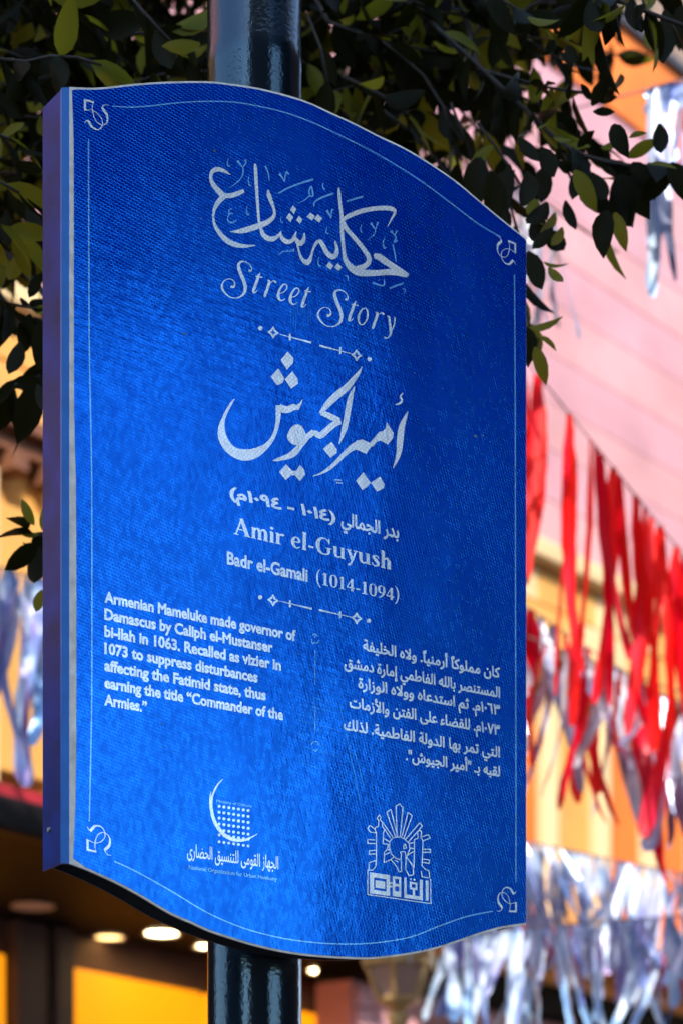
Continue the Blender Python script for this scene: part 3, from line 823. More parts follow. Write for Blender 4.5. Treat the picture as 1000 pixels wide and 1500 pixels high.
# ---- bold roman serif drawn stroke by stroke (100 units = capital height)
def serif(x0, x1, y, w=5): return [(x0, y, w), (x1, y, w)]
def arch(x, w=16): return [(x, 48, 7), (x + 9, 60, 10), (x + 19, 62, 14), (x + 26, 50, w), (x + 27, 30, w), (x + 27, 1, w)]
def stem(x, h, w=16): return [(x, 0, w), (x, h, w)]
GL = {
 'A': (80, [[(9, 1, 7), (37, 99, 8)], [(35, 100, 17), (66, 1, 19)], [(19, 34, 6), (56, 34, 6)], serif(0, 22, 2.5), serif(50, 80, 2.5)]),
 'm': (90, [stem(15, 64), serif(3, 27, 2.5), [(4, 60, 5), (15, 65, 6)], arch(18), serif(34, 56, 2.5), arch(48), serif(64, 87, 2.5)]),
 'i': (30, [stem(15, 64), serif(3, 27, 2.5), [(4, 60, 5), (15, 65, 6)], [(15, 84, 18), (15, 85, 18), (15, 86, 17)]]),
 'r': (50, [stem(15, 64), serif(3, 30, 2.5), [(4, 60, 5), (15, 65, 6)], [(20, 46, 6), (29, 59, 10), (38, 61, 14), (43, 54, 15)]]),
 'e': (56, [[(14, 37, 6), (46, 37, 7)], [(46, 38, 12), (43, 56, 9), (31, 65, 7), (18, 56, 13), (13, 32, 17), (20, 9, 14), (34, 2, 8), (50, 13, 4)]]),
 'l': (30, [stem(15, 106), serif(3, 27, 2.5), [(4, 101, 5), (15, 106, 6)]]),
 '-': (36, [[(5, 28, 11), (31, 28, 11)]]),
 ' ': (26, []),
 'G': (90, [[(74, 68, 4), (69, 86, 7), (48, 98, 7), (25, 85, 15), (16, 50, 19), (26, 14, 15), (48, 2, 7), (68, 8, 10), (72, 22, 15), (72, 42, 15)], serif(56, 86, 43), [(74, 68, 5), (74, 99, 5)]]),
 'u': (68, [[(15, 64, 16), (15, 26, 16), (20, 8, 13), (30, 3, 9), (44, 12, 6)], serif(3, 20, 63), [(52, 65, 16), (52, 0, 16)], serif(40, 56, 63), serif(52, 65, 2.5)]),
 'y': (62, [[(14, 63, 14), (35, 5, 16)], [(52, 63, 7), (34, 4, 8), (22, -24, 9), (11, -27, 13)], serif(3, 29, 63), serif(40, 62, 63)]),
 's': (48, [[(39, 48, 4), (37, 60, 7), (24, 65, 8), (12, 54, 13), (24, 38, 17), (37, 22, 16), (33, 6, 11), (20, 1, 8), (9, 6, 7), (6, 20, 4)]]),
 'h': (68, [stem(15, 106), serif(3, 27, 2.5), [(4, 101, 5), (15, 106, 6)], arch(18), arch(20)[3:], serif(35, 58, 2.5)]),
 '1': (52, [stem(27, 98, 16), serif(10, 44, 2.5), [(11, 84, 5), (27, 97, 6)]]),
 '0': (56, [[(28, 97, 6), (14, 86, 10), (10, 50, 16), (14, 12, 10), (28, 2, 6), (42, 12, 10), (46, 50, 16), (42, 86, 10), (28, 97, 6)]]),
 '4': (58, [[(6, 30, 5), (37, 97, 6)], [(4, 27, 9), (54, 27, 9)], [(38, 0, 15), (38, 98, 15)]]),
 '9': (56, [[(28, 97, 6), (14, 86, 12), (11, 66, 15), (15, 46, 10), (28, 38, 6), (41, 46, 8)], [(28, 97, 6), (42, 86, 11), (46, 62, 15), (40, 32, 12), (26, 8, 9), (10, 0, 5)]]),
 '(': (34, [[(30, 122, 3), (14, 90, 8), (9, 48, 10), (15, 5, 8), (31, -27, 3)]]),
 ')': (34, [[(4, 122, 3), (20, 90, 8), (25, 48, 10), (19, 5, 8), (3, -27, 3)]]),
}
def roman(s, left, right, base, at_left, cap):
    tot = sum(GL[c][0] for c in s)
    ub, v0 = S(at_left, base); v1 = S(at_left, base - cap)[1]
    u0 = S(left, base)[0]; u1 = S(right, base)[0]
    kx = (u1 - u0) / tot; kz = (v1 - v0) / 100
    x = 0; out = []
    for c in s:
        for st in GL[c][1]:
            out += stroke(st, lambda a, b_, x=x: (u0 + (x + a) * kx, v0 + b_ * kz), step=7)
        x += GL[c][0]
    return out
print_polys('roman_name', roman('Amir el-Guyush', 341, 573.5, 783.5, 342, 25), M['ink_small'])
print_polys('roman_dates', roman('(1014-1094)', 460.5, 583, 856, 462, 18.5), M['ink_small'])

# ---- border line with corner curls
P = []
def line(pts, w, step=10): 
    return stroke([(x, y, w) for x, y in pts], S, step=step)
P += line([(163,156.5),(190,158),(220,156),(260,151.5),(300,149.5),(340,150.5),(380,157),(420,167),(460,182),(500,201),(540,221),(580,244),(620,270),(660,300),(700,330),(731,348)], 1.7)
P += line([(128,205),(128.6,400),(129,500),(131,610),(132.6,700),(133,900),(132.5,1050),(131,1120),(129.3,1205)], 1.7, 40)
P += line([(751,403),(752,600),(752.5,900),(753,1100),(753,1294)], 1.6, 60)
P += line([(166,1263),(200,1279),(250,1307),(300,1337),(350,1359),(400,1373),(450,1381),(500,1384),(550,1382),(600,1373.5),(640,1358),(680,1344),(719,1336)], 1.7)
print_polys('border_line', P, M['ink_thin'])
K = crop(110, 135, 16.667)
P = []
curl = [[(215,465,50),(215,190,50)], [(195,205,50),(430,262,42)], [(425,262,14),(392,370,16),(400,480,22),(440,640,14),(520,760,14),(640,820,18),(720,800,28),(765,700,34),(745,560,56),(700,490,56),(640,410,50),(650,350,18),(720,320,14),(800,345,6)],
        [(205,455,26),(300,455,14),(400,460,14),(520,540,14),(610,650,16),(645,760,20),(620,870,26),(540,930,28),(440,905,36),(380,860,48),(330,780,56),(290,715,54),(240,720,22),(205,775,10)]]
for st in curl: P += stroke(st, K, step=50)
# the other three corners are the same mark turned over
def flipped(T0, anchor, fx, fy, sx=1.0, sy=1.0):
    c = S(110 + 480/16.667, 135 + 550/16.667); a = S(*anchor)
    def f(x, y):
        u, v = K(x, y)
        return (a[0] + (u - c[0]) * fx * sx, a[1] + (v - c[1]) * fy * sy)
    return f
for anchor, fx, fy in (((739.5, 367.5), -1, 1), ((142.5, 1233), 1, -1), ((740.5, 1321), -1, -1)):
    T = flipped(K, anchor, fx, fy)
    for st in curl: P += stroke(st, T, step=50)
print_polys('corner_curl', P, M['ink_thin'] if False else M['ink_small'])

# thin centre rule with end marks between the two texts, and scratches
T = crop(430, 920, 5.77)
P = []
for st in ([(150,70,7),(172,55,8),(192,78,7)], [(140,100,7),(150,138,8),(172,125,6),(186,138,8),(205,108,7)], [(172,70,8),(172,92,6)], [(140,995,7),(152,972,7),(172,968,7),(192,972,7),(202,1000,7)], [(158,1030,7),(174,1050,7),(190,1028,7)]):
    P += stroke(st, T, step=10)
P += stroke([(171,200,4),(171,480,4)], T) + stroke([(172,660,4),(171,900,4)], T)
print_polys('centre_rule', P, M['ink_thin'])
P = []
for st in ([(325,400,5),(332,420,5)], [(342,455,6),(350,490,7)], [(378,650,4),(405,780,7),(440,940,8),(470,1090,8),(510,1280,7),(548,1470,8)], [(500,1045,5),(520,1115,6)], [(535,1150,4),(575,1330,6)]):
    P += stroke(st, T, step=40)
rnd = random.Random(5)
for k in range(16):
    y0 = 580 + k * 38 + rnd.uniform(-8, 8); x0 = rnd.uniform(-20, 120); L_ = rnd.uniform(150, 330)
    P += stroke([(x0, y0, 1.5), (x0 + L_*.5, y0 + L_*.125, 4), (x0 + L_, y0 + L_*.25, 1.5)], T, step=80)
for k in range(9):
    x0 = 425 + k * 3.4 + rnd.uniform(-1, 1)
    P += line([(x0, 425 + rnd.uniform(0, 25)), (x0, 460 + rnd.uniform(0, 40))], .5, 40)
print_polys('scratch', P, M['scratch'])['kind'] = 'stuff'

P = []
rnd = random.Random(77)
for k in range(46):
    x, y, r_ = rnd.uniform(120, 750), rnd.uniform(170, 1340), rnd.choice((.5, .6, .7, .9, 1.3))
    P.append([S(x + r_ * math.cos(a * 1.05) * rnd.uniform(.6, 1.2), y + r_ * 1.2 * math.sin(a * 1.05) * rnd.uniform(.6, 1.2)) for a in range(6)])
P += [disc(268, 490, 2.0, S, 7), disc(312.5, 222, 1.8, S, 7), disc(694, 640, 2.2, S, 7), disc(704, 639, 1.2, S, 6)]
print_polys('dirt_speck', P, M['dirt'], y=-0.0043)['kind'] = 'stuff'
# ---- left emblem: crescent round a grid of dots
E1 = crop(290, 1130, 7.692)
P = []
P += stroke([(272,92,4),(215,150,16),(165,240,20),(138,340,26),(140,440,32),(165,550,36),(210,640,40),(280,720,40),(350,765,40),(430,785,34),(520,780,26),(600,745,16),(658,712,3)], E1, step=30)
P += stroke([(135,235,3),(122,320,14),(125,420,14),(150,530,10)], E1, step=30)
for i in range(7):
    for j in range(7):
        if j == 5: 
            yy = 385 + 5 * 65 + 15 + i * 8
        else:
            yy = 402 + j * 66.5 + i * 8 + (0 if j < 6 else 0)
        P.append(disc(226 + i * 54.5, yy, 17 - (0 if j < 6 else 1), E1, 8))
print_polys('crescent_emblem', P, M['ink_small'])

# ---- right emblem: sun and minarets over square kufi letters
E2 = crop(520, 1160, 7.692)
P = []
w = 10
for st in (
 [(125,895),(125,1165)], [(125,1165),(835,1268)], [(835,1268),(832,990)], [(120,890),(180,890),(215,850),(220,780),(140,805),(138,880)],
 [(222,830),(222,470),(205,430),(215,405),(245,400),(248,330),(228,310),(255,270),(275,290),(265,325),(290,345),(290,400),(315,430),(300,470),(296,590),(355,600),(345,655),(312,690),(308,808),(385,770),(450,850),(475,910),(505,905),(500,770)],
 [(125,420),(150,385),(205,430)], [(125,420),(150,460),(215,470)], [(205,550),(125,545),(125,590),(215,590)], [(222,665),(140,672),(140,712),(222,706)],
 [(290,345),(405,515)], [(315,430),(380,530)], [(300,530),(365,570)],
 [(438,520),(338,240),(385,205),(460,510)], [(455,510),(442,170),(483,142),(520,185),(492,505)], [(512,505),(578,240),(625,275),(530,535)],
 [(548,545),(712,355),(738,395),(575,580)],
 [(405,530),(438,518),(500,516),(545,545),(590,590),(600,650),(570,720),(555,760)], [(405,530),(372,570),(368,640),(395,715),(440,755),(495,775)],
 [(495,770),(505,710),(490,690),(530,678),(548,690),(555,790),(550,880),(590,955),(640,940),(635,840),(560,745)], [(530,610),(545,595),(560,640),(530,650),(530,610)],
 [(645,860),(650,545),(690,530),(685,460),(712,440),(730,460),(722,520),(745,560),(742,690),(735,840),(770,880),(815,900),(820,980),(735,965),(728,900)],
 [(735,515),(805,490),(828,530),(745,560)], [(745,655),(832,655),(832,690),(742,690)], [(735,765),(820,775),(815,815),(740,800)],
 [(590,590),(650,580)], [(600,640),(645,650)], [(575,720),(640,680)], [(308,720),(375,690)], [(385,770),(425,735)], [(430,780),(470,800)], [(355,600),(365,640)], [(580,770),(640,860)], [(345,655),(375,665)]):
    for a, b_ in zip(st[:-1], st[1:]): P += stroke([(*a, w), (*b_, w)], E2)
def quad(x0, y0, x1, y1, k=0.145): return [E2(x0, y0 + (x0-150)*k), E2(x1, y0 + (x1-150)*k), E2(x1, y1 + (x1-150)*k), E2(x0, y1 + (x0-150)*k)]
# rows measured from the top of the block at x = 150
for qd in ((150,915,375,965),(150,965,195,1150),(150,1105,375,1150),(335,965,375,1150),(212,995,320,1078),
           (375,990,400,1010),(375,1030,400,1050),(405,920,432,1145),(478,920,500,1145),(432,920,478,945),(432,1000,478,1030),(432,1085,478,1145),
           (535,915,560,1145),(560,1105,742,1145),(600,915,618,935),(640,915,660,935),(598,955,682,978),(598,978,618,1040),(662,978,682,1040),(598,1018,682,1040),(630,1040,655,1110),(710,915,742,1145),
           (778,915,808,1140)):
    P.append(quad(*qd))
for qd in ((600,905,620,935),(640,905,660,935)): pass
print_polys('city_emblem', P, M['ink_small'])

# ================================================================== MORE UNSEEN HOUSES AND THE SECOND TREE (added to darken the gloss)
unseen_house('unseen_house', 'brown building added along the right side of the street, outside the picture, to darken the sign reflection', (10.5, 18.0, 0), R(-90), 18.6, 8, 12.0, M['brick'], 4, 7)

unseen_house('unseen_house', 'low brown building added behind the camera on the left, outside the picture, to darken the pole reflection', (-6.5, -9.0, 0), R(130), 11, 7, 6.4, M['brick'], 2, 4)

# ================================================================== TREES
def leaf_geo(L=0.078, w=0.017, droop=0.25, fold=0.35, n=5):
    """midrib along +Z-less local X, pointed tip; returns verts, faces"""
    v = []; f = []
    for i in range(n + 1):
        t = i / n
        ww = w * (math.sin(math.pi * min(1, t * .93 + .03)) ** .8) * (1.15 - .3 * t)
        if i == n: ww = 0.0004
        x = L * t; z = -droop * L * t * t
        v += [(x, -ww, z + ww * fold), (x, 0, z), (x, ww, z + ww * fold)]
    for i in range(n):
        a = i * 3
        f += [(a, a+1, a+4, a+3), (a+1, a+2, a+5, a+4)]
    return v, f
leaf_meshes = []
for k in range(8):
    v, f = leaf_geo(0.084 + .007 * (k % 4), 0.0180 + .0025 * (k % 3), 0.08 + .09 * k / 3, 0.2 + .12 * (k % 3))
    me = bpy.data.meshes.new('leaf'); me.from_pydata(v, [], f)
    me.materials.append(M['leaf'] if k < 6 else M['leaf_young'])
    me.polygons.foreach_set('use_smooth', [True] * len(me.polygons))
    leaf_meshes.append(me)

def leaf_frame(p, dirv, roll, sc):
    x = dirv.normalized()
    up = Vector((0, 0, 1)) if abs(x.z) < .95 else Vector((0, 1, 0))
    y = up.cross(x).normalized(); zz = x.cross(y)
    Mx = Matrix((x, y, zz)).transposed().to_4x4()
    return Matrix.Translation(p) @ Mx @ Matrix.Rotation(roll, 4, 'X') @ Matrix.Scale(sc, 4)

class Foliage:
    def __init__(s): s.v = {0: [], 1: []}; s.f = {0: [], 1: []}
    def add(s, mat4, k):
        me = leaf_meshes[k]; m_ = 1 if k >= 6 else 0
        n = len(s.v[m_])
        s.v[m_] += [tuple(mat4 @ q.co) for q in me.vertices]
        s.f[m_] += [tuple(i + n for i in p.vertices) for p in me.polygons]
    def build(s, root):
        for m_, nm in ((0, 'leaf'), (1, 'leaf_young')):
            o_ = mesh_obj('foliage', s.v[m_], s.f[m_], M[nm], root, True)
            o_['kind'] = 'stuff'
            o_.matrix_parent_inverse = root.matrix_world.inverted() if False else Matrix.Identity(4)

def placed_leaf(bx, by, tx, ty, dep, k, roll):
    """a leaf from its stalk point to its tip, both seen in the photo, at its own depth"""
    b_ = W(bx, by, dep); t = W(tx, ty, dep - .015)
    x = (t - b_); L_ = x.length; x.normalize()
    y = x.cross(Vector((0, 1, 0))).normalized(); zz = x.cross(y)
    Mx = Matrix((x, y, zz)).transposed().to_4x4()
    base = 0.084 + .007 * (k % 4)
    return Matrix.Translation(b_) @ Mx @ Matrix.Rotation(roll, 4, 'X') @ Matrix.Scale(L_ / base, 4)
def tree(root_loc, label, limbs, twigs, n_single, rnd, young=0.12, spacing=0.02, size=1.0, fixed=()):
    root = empty('tree', root_loc, 0, label=label, cat='tree')
    inv = Matrix.Translation(-Vector(root_loc))
    off = Vector(root_loc)
    tr = limbs[0]
    q = MB(); q.tube([Vector(p) - off for p in tr[0]], tr[1], 12); q.build('trunk', M['bark'], root, True)
    for pts, rad in limbs[1:]:
        q = MB(); q.tube([Vector(p) - off for p in catmull(pts, .3)], [rad[0] + (rad[1]-rad[0]) * k / max(1, len(catmull(pts, .3)) - 1) for k in range(len(catmull(pts, .3)))], 8)
        q.build('branch', M['bark'], root, True)
    q = MB(); fo = Foliage(); singles = []
    for pts, rad, want, dens in twigs:
        sm = catmull([tuple(p) for p in pts], spacing)
        q.tube([Vector(p) - off for p in sm[::2]] if len(sm) > 3 else [Vector(p) - off for p in sm], rad, 5)
        for i in range(1, len(sm)):
            if rnd.random() > dens: continue
            p = Vector(sm[i]); t = (Vector(sm[i]) - Vector(sm[i-1])).normalized()
            side = Vector((rnd.gauss(0, 1), rnd.gauss(0, 1), rnd.gauss(-.35, .6))).normalized()
            dv = t * rnd.uniform(.2, .9) + side * 1.0 + Vector((0, 0, -.45))
            if i >= len(sm) - 3: dv = t * 1.2 + side * .5
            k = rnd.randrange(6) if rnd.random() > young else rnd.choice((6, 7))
            singles.append((want, p, dv.normalized(), rnd.uniform(0, 6.28), rnd.uniform(.72, 1.15) * size, k))
    singles.sort(key=lambda a: a[0])
    for (bx, by, tx, ty, yg) in fixed:
        k = rnd.choice((6, 7)) if yg else rnd.randrange(6)
        mt = Matrix.Translation(-off) @ placed_leaf(bx, by, tx, ty, rnd.uniform(4.5, 4.75), k, rnd.uniform(-.7, .7) + (3.14 if rnd.random() < .5 else 0))
        o_ = bpy.data.objects.new('leaf', leaf_meshes[k]); COL.objects.link(o_); o_.parent = root; o_.matrix_local = mt
    n_single -= len(fixed)
    for i, (wnt, p, dv, roll, sc, k) in enumerate(singles):
        mt = Matrix.Translation(-off) @ leaf_frame(p, dv, roll, sc)
        if i < n_single and wnt < 1:
            o_ = bpy.data.objects.new('leaf', leaf_meshes[k]); COL.objects.link(o_); o_.parent = root; o_.matrix_local = mt
        else: fo.add(mt, k)
    tw = q.build('twig', M['bark'], root, True); tw['kind'] = 'stuff'
    fo.build(root)
    return root

rnd = random.Random(21)
def TW(pts, rad=0.003, want=0.0, dens=0.95): return ([tuple(W(*p)) for p in pts], rad, want, dens)
twigs = [
 TW([(640,40,4.95),(760,150,4.85),(830,215,4.8),(905,240,4.75),(985,245,4.7),(1080,255,4.65)], .0045),
 TW([(700,100,4.9),(790,125,4.85),(850,135,4.85),(885,140,4.8)], .003),
 TW([(790,170,4.9),(835,240,4.8),(870,285,4.8),(885,318,4.8)], .003),
 TW([(700,180,4.9),(750,250,4.85),(785,310,4.8),(800,335,4.8)], .003),
 TW([(730,240,4.95),(755,330,4.9),(760,400,4.9),(768,440,4.9),(780,505,4.85)], .003),
 TW([(660,150,4.9),(690,230,4.9),(700,300,4.9)], .003),
 TW([(760,-60,4.7),(850,-20,4.6),(930,10,4.5),(1010,40,4.5),(1080,60,4.5)], .004),
 TW([(850,-60,4.6),(870,10,4.55),(878,50,4.55)], .003, 0, .8),
 TW([(930,-40,4.5),(950,30,4.5),(962,70,4.5)], .003, 0, .8),
 TW([(700,-20,4.8),(770,20,4.8),(810,40,4.8)], .003),
 TW([(560,60,4.95),(620,110,4.95),(660,180,4.9),(670,240,4.9)], .003),
 TW([(480,30,5.0),(560,60,5.0),(640,75,5.0)], .003),
 TW([(500,110,4.9),(560,140,4.9),(600,170,4.9)], .003),
 TW([(450,20,4.8),(470,70,4.8),(480,120,4.8)], .003),
 TW([(180,-20,4.6),(230,40,4.6),(270,80,4.6)], .003),
 TW([(60,-20,4.6),(120,30,4.7),(180,50,4.7),(260,40,4.7)], .003),
 TW([(-60,60,4.5),(20,90,4.5),(90,80,4.5),(150,95,4.5)], .003),
 TW([(-80,160,4.5),(-20,190,4.6),(30,210,4.6),(60,250,4.6)], .003),
 TW([(-80,300,4.5),(-20,320,4.5),(30,345,4.6),(70,350,4.6)], .003),
 TW([(-80,240,4.5),(-10,260,4.5),(40,290,4.5)], .003),
 TW([(-60,400,4.6),(0,440,4.6),(50,450,4.7)], .003),
 TW([(110,480,4.9),(70,540,4.8),(35,560,4.7),(0,570,4.7),(-40,580,4.7)], .003),
 TW([(120,560,4.9),(70,550,4.8),(45,590,4.7),(32,612,4.7)], .003, 0, .5),
 TW([(180,700,4.9),(110,760,4.8),(62,790,4.75),(40,775,4.7)], .003, 0, .55),
 TW([(150,740,4.9),(80,800,4.8),(55,850,4.75)], .003, 0, .5),
 TW([(560,160,5.0),(620,210,5.0),(660,260,5.0),(690,300,5.0)], .003),
]
FIXED = [(773,24,818,43,1),(843,7,806,23,0),(845,36,820,60,1),(855,41,874,84,1),(863,0,878,56,0),(894,-4,892,58,0),(926,-4,936,54,0),(947,41,958,84,1),(972,14,976,98,0),(997,8,996,66,0),(955,-12,952,24,1),
 (812,58,800,79,0),(820,77,839,96,0),(830,67,843,91,0),(866,154,893,109,0),(864,146,851,121,0),(868,163,902,163,0),(832,146,834,122,0),(880,216,911,209,1),(921,201,945,190,1),(918,230,962,204,1),(784,187,808,182,1),(810,200,838,212,1),
 (897,182,916,225,0),(965,180,969,228,0),(887,308,880,369,0),(900,311,915,360,1),(828,293,840,343,0),(801,295,771,337,0),(809,333,777,370,0),(812,311,795,355,1),(823,332,809,369,1),(772,368,796,426,0),(796,383,832,397,1),(803,391,825,420,1),
 (775,479,826,476,1),(788,492,816,505,1),(783,508,800,556,1),(768,478,776,530,0),(913,258,948,314,0),(908,255,922,328,0),(903,258,911,338,0),(841,249,871,301,1),(865,252,889,299,0),(982,238,1004,287,0),(925,238,955,272,0),(850,240,838,300,0),
 (800,240,790,300,0),(770,250,775,310,0),(745,240,738,305,0),(720,250,724,330,0),(700,230,695,300,0),(740,300,730,350,0),(760,200,790,240,0),(790,215,815,262,0),(950,240,990,236,1),(985,250,1010,238,1),(845,215,870,190,0),
 (51,565,30,644,0),(19,566,-3,632,0),(20,557,-8,592,0),(54,563,66,602,0),(60,560,20,556,0),(50,769,29,731,1),(57,782,20,784,1),(56,796,8,836,0),(52,799,56,862,0),(62,777,62,736,1),(62,864,50,902,1),(293,63,235,75,1),(300,70,262,88,1),
 (20,110,60,130,0),(35,180,0,195,1),(62,250,20,240,0),(40,300,62,350,0),(10,310,5,370,0),(30,370,12,420,1),(60,400,40,440,0),(10,450,-5,510,0),(45,460,30,520,0),(60,470,58,540,0),(30,500,14,552,0)]
low = [(-300,420),(-150,470),(0,400),(60,420),(120,280),(300,240),(450,200),(600,200),(680,270),(740,200),(790,110),(850,10),(900,-10),(1000,-20),(1150,-10),(1400,0)]
def lowy(x):
    for (a, b_), (c, d_) in zip(low, low[1:]):
        if a <= x <= c: return b_ + (d_ - b_) * (x - a) / (c - a)
    return -50
hubs = [(-200,200,5.6),(40,-60,5.8),(330,-180,6.0),(620,-160,6.0),(900,-150,5.8),(1150,-160,5.8)]
n = 0
while n < 1000:
    x = rnd.uniform(-420, 1300); y = rnd.uniform(-620, 560); dd = rnd.uniform(5.0, 7.4)
    if y > lowy(x) - rnd.uniform(0, 40) or (x > 560 and y < -150): continue
    a = rnd.uniform(0, 6.28); p0 = W(x, y, dd)
    dv = Vector((math.cos(a), math.sin(a) * .8, rnd.uniform(-.7, .25))).normalized()
    L_ = rnd.uniform(.22, .42)
    p1 = p0 + dv * L_ * .5 + Vector((0, 0, .02)); p2 = p0 + dv * L_ + Vector((0, 0, -.05 * L_))
    twigs.append(([tuple(p0), tuple(p1), tuple(p2)], .0025, 1.0, .92)); n += 1
TB = Vector((-2.1, 6.1, 0.12))
limbs = [([TB, TB + Vector((.03, 0, 1.2)), TB + Vector((.1, .05, 2.6)), TB + Vector((.05, 0, 4.0)), TB + Vector((.3, .1, 5.4))], [.17, .14, .125, .11, .07])]
for h in hubs:
    e_ = W(*h)
    s_ = TB + Vector((.07, 0, 3.0 if h[0] < 0 else 3.9))
    limbs.append(([tuple(s_), tuple(s_.lerp(e_, .4) + Vector((0, 0, .55))), tuple(s_.lerp(e_, .75) + Vector((0, 0, .35))), tuple(e_)], (.055, .014)))
for (a, b_) in (((330,-180,6.0),(640,40,4.95)), ((330,-180,6.0),(480,30,5.0)), ((620,-160,6.0),(760,-60,4.7)), ((620,-160,6.0),(700,100,4.9)), ((40,-60,5.8),(60,-20,4.6)), ((40,-60,5.8),(180,-20,4.6)), ((-200,200,5.6),(-80,300,4.5)), ((-200,200,5.6),(-80,160,4.5)), ((-200,200,5.6),(110,480,4.9)), ((-200,200,5.6),(180,700,4.9))):
    A_, B_ = W(*a), W(*b_)
    limbs.append(([tuple(A_), tuple(A_.lerp(B_, .5) + Vector((0, 0, .05))), tuple(B_)], (.012, .005)))
tree(TB, 'dark leafy street tree whose twigs hang over the top of the sign', limbs, twigs, 300, rnd, 0.24, fixed=FIXED)

rnd = random.Random(5)
TB2 = Vector((7.4, 1.25, 0.0))  # unseen tree added to darken the top of the sign reflection
tw2 = []
for k in range(3200):
    a = rnd.uniform(0, 6.28); rr_ = 4.2 * math.sqrt(rnd.random()); zz = rnd.uniform(6.72, 9.8) + .12 * rr_
    p0 = TB2 + Vector((math.cos(a) * rr_, math.sin(a) * rr_, zz)); b_ = rnd.uniform(0, 6.28)
    if math.atan2(p0.y - 3.9, p0.x) < R(-23.0) and (p0.z - 3.35) / math.hypot(p0.x, p0.y - 3.9) < .47: continue   # gap cut in the crown so the sign mirrors bright sky
    dv = Vector((math.cos(b_), math.sin(b_), rnd.uniform(-.5, .3)))
    tw2.append(([tuple(p0), tuple(p0 + dv * .3), tuple(p0 + dv * .6)], .004, 1.0, .8))
for k in range(420):  # sparse low clusters added to mottle the sky mirrored in the sign
    a = rnd.uniform(0, 6.28); rr_ = 4.0 * math.sqrt(rnd.random()); zz = 6.6 - rnd.random() ** 1.3 * 1.7
    p0 = TB2 + Vector((math.cos(a) * rr_, math.sin(a) * rr_, zz)); b_ = rnd.uniform(0, 6.28)
    if not .27 < (p0.z - 3.1) / math.hypot(p0.x, p0.y - 3.9) < .40: continue
    dv = Vector((math.cos(b_) * .5, math.sin(b_) * .5, -.6))
    tw2.append(([tuple(p0 - dv * .3), tuple(p0), tuple(p0 + dv * .35)], .004, 1.0, .6))
lm2 = [([TB2, TB2 + Vector((0, 0, 3)), TB2 + Vector((.1, 0, 7.5))], [.16, .12, .05])]
for k in range(7):
    a = k * .9; lm2.append(([tuple(TB2 + Vector((0, 0, 5.6 + .2 * k))), tuple(TB2 + Vector((math.cos(a), math.sin(a), 6.7 + .2 * k))), tuple(TB2 + Vector((math.cos(a) * 2.4, math.sin(a) * 2.4, 7.4 + .2 * k)))], (.05, .02)))
tree(TB2, 'second street tree added outside the picture on the right to darken the reflection in the sign', lm2, tw2, 0, rnd, 0.1, 0.045, 1.6)

# ================================================================== GARLANDS
def ribbon_mesh(rnd, L, w, twist, sway, nseg=16, lean=0.0):
    """one hanging strip, doubled over the cord, turning as it falls"""
    v = []; f = []
    a0 = rnd.gauss(0, .7); ph = rnd.uniform(0, 6.28); ph2 = rnd.uniform(0, 6.28)
    tw = rnd.uniform(-twist, twist)
    ln = rnd.gauss(0, lean); ln2 = rnd.gauss(0, lean)
    for i in range(nseg + 1):
        t = i / nseg
        a = a0 + tw * t + .35 * math.sin(4 * t + ph)
        c = Vector((L * ln * t + sway * (math.sin(2.6 * t + ph) - math.sin(ph)) * t + rnd.uniform(-.003, .003), L * ln2 * t + sway * .6 * math.sin(2.1 * t + ph2) * t, -L * t))
        ww = w * (.35 + .65 * min(1, t * 5)) * (1 - .25 * t + .2 * math.sin(7 * t + ph2))
        if i == nseg: ww *= .5
        dx = Vector((math.cos(a), math.sin(a), 0)) * ww / 2
        crease = Vector((-math.sin(a), math.cos(a), 0)) * ww * .18
        v += [c - dx, c + crease, c + dx]
    for i in range(nseg):
        b_ = i * 3
        f += [(b_, b_+1, b_+4, b_+3), (b_+1, b_+2, b_+5, b_+4)]
    return v, f
def garland(label, a, b, sag, strips, seed, cordrad=0.0028, lean=0.10):
    """a, b: cord ends (world).  strips: (t, length, width, material, twist, sway)"""
    rnd = random.Random(seed)
    a, b = Vector(a), Vector(b)
    root = empty('garland', a, 0, label=label, cat='garland')
    def at(t): return (b - a) * t + Vector((0, 0, -4 * sag * t * (1 - t)))
    q = MB(); q.tube([at(k / 24) for k in range(25)], cordrad, 6); q.build('cord', M['rope'], root, True)
    for (t, L, w, mat, tw, sw) in strips:
        p = at(t)
        v, f = ribbon_mesh(rnd, L, w * (1.35 if lean < .15 else 1.0), tw, sw, lean=lean)
        nm = 'ribbon'
        o_ = mesh_obj(nm, v, f, M[mat], root, True); o_.location = p
    return root
def seg(px0, py0, d0, px1, py1, d1, ext0=0.0, ext1=0.0):
    a, b_ = W(px0, py0, d0), W(px1, py1, d1)
    v = b_ - a
    return a - v * ext0, b_ + v * ext1
def strips_for(n, t0, t1, Lr, wr, mats, seed, tw=2.5, sw=0.05):
    r_ = random.Random(seed)
    out = []
    for i in range(n):
        t = t0 + (t1 - t0) * (i + r_.uniform(.1, .9)) / n
        out.append((t, r_.uniform(*Lr), r_.uniform(*wr), r_.choice(mats), tw, sw))
    return out
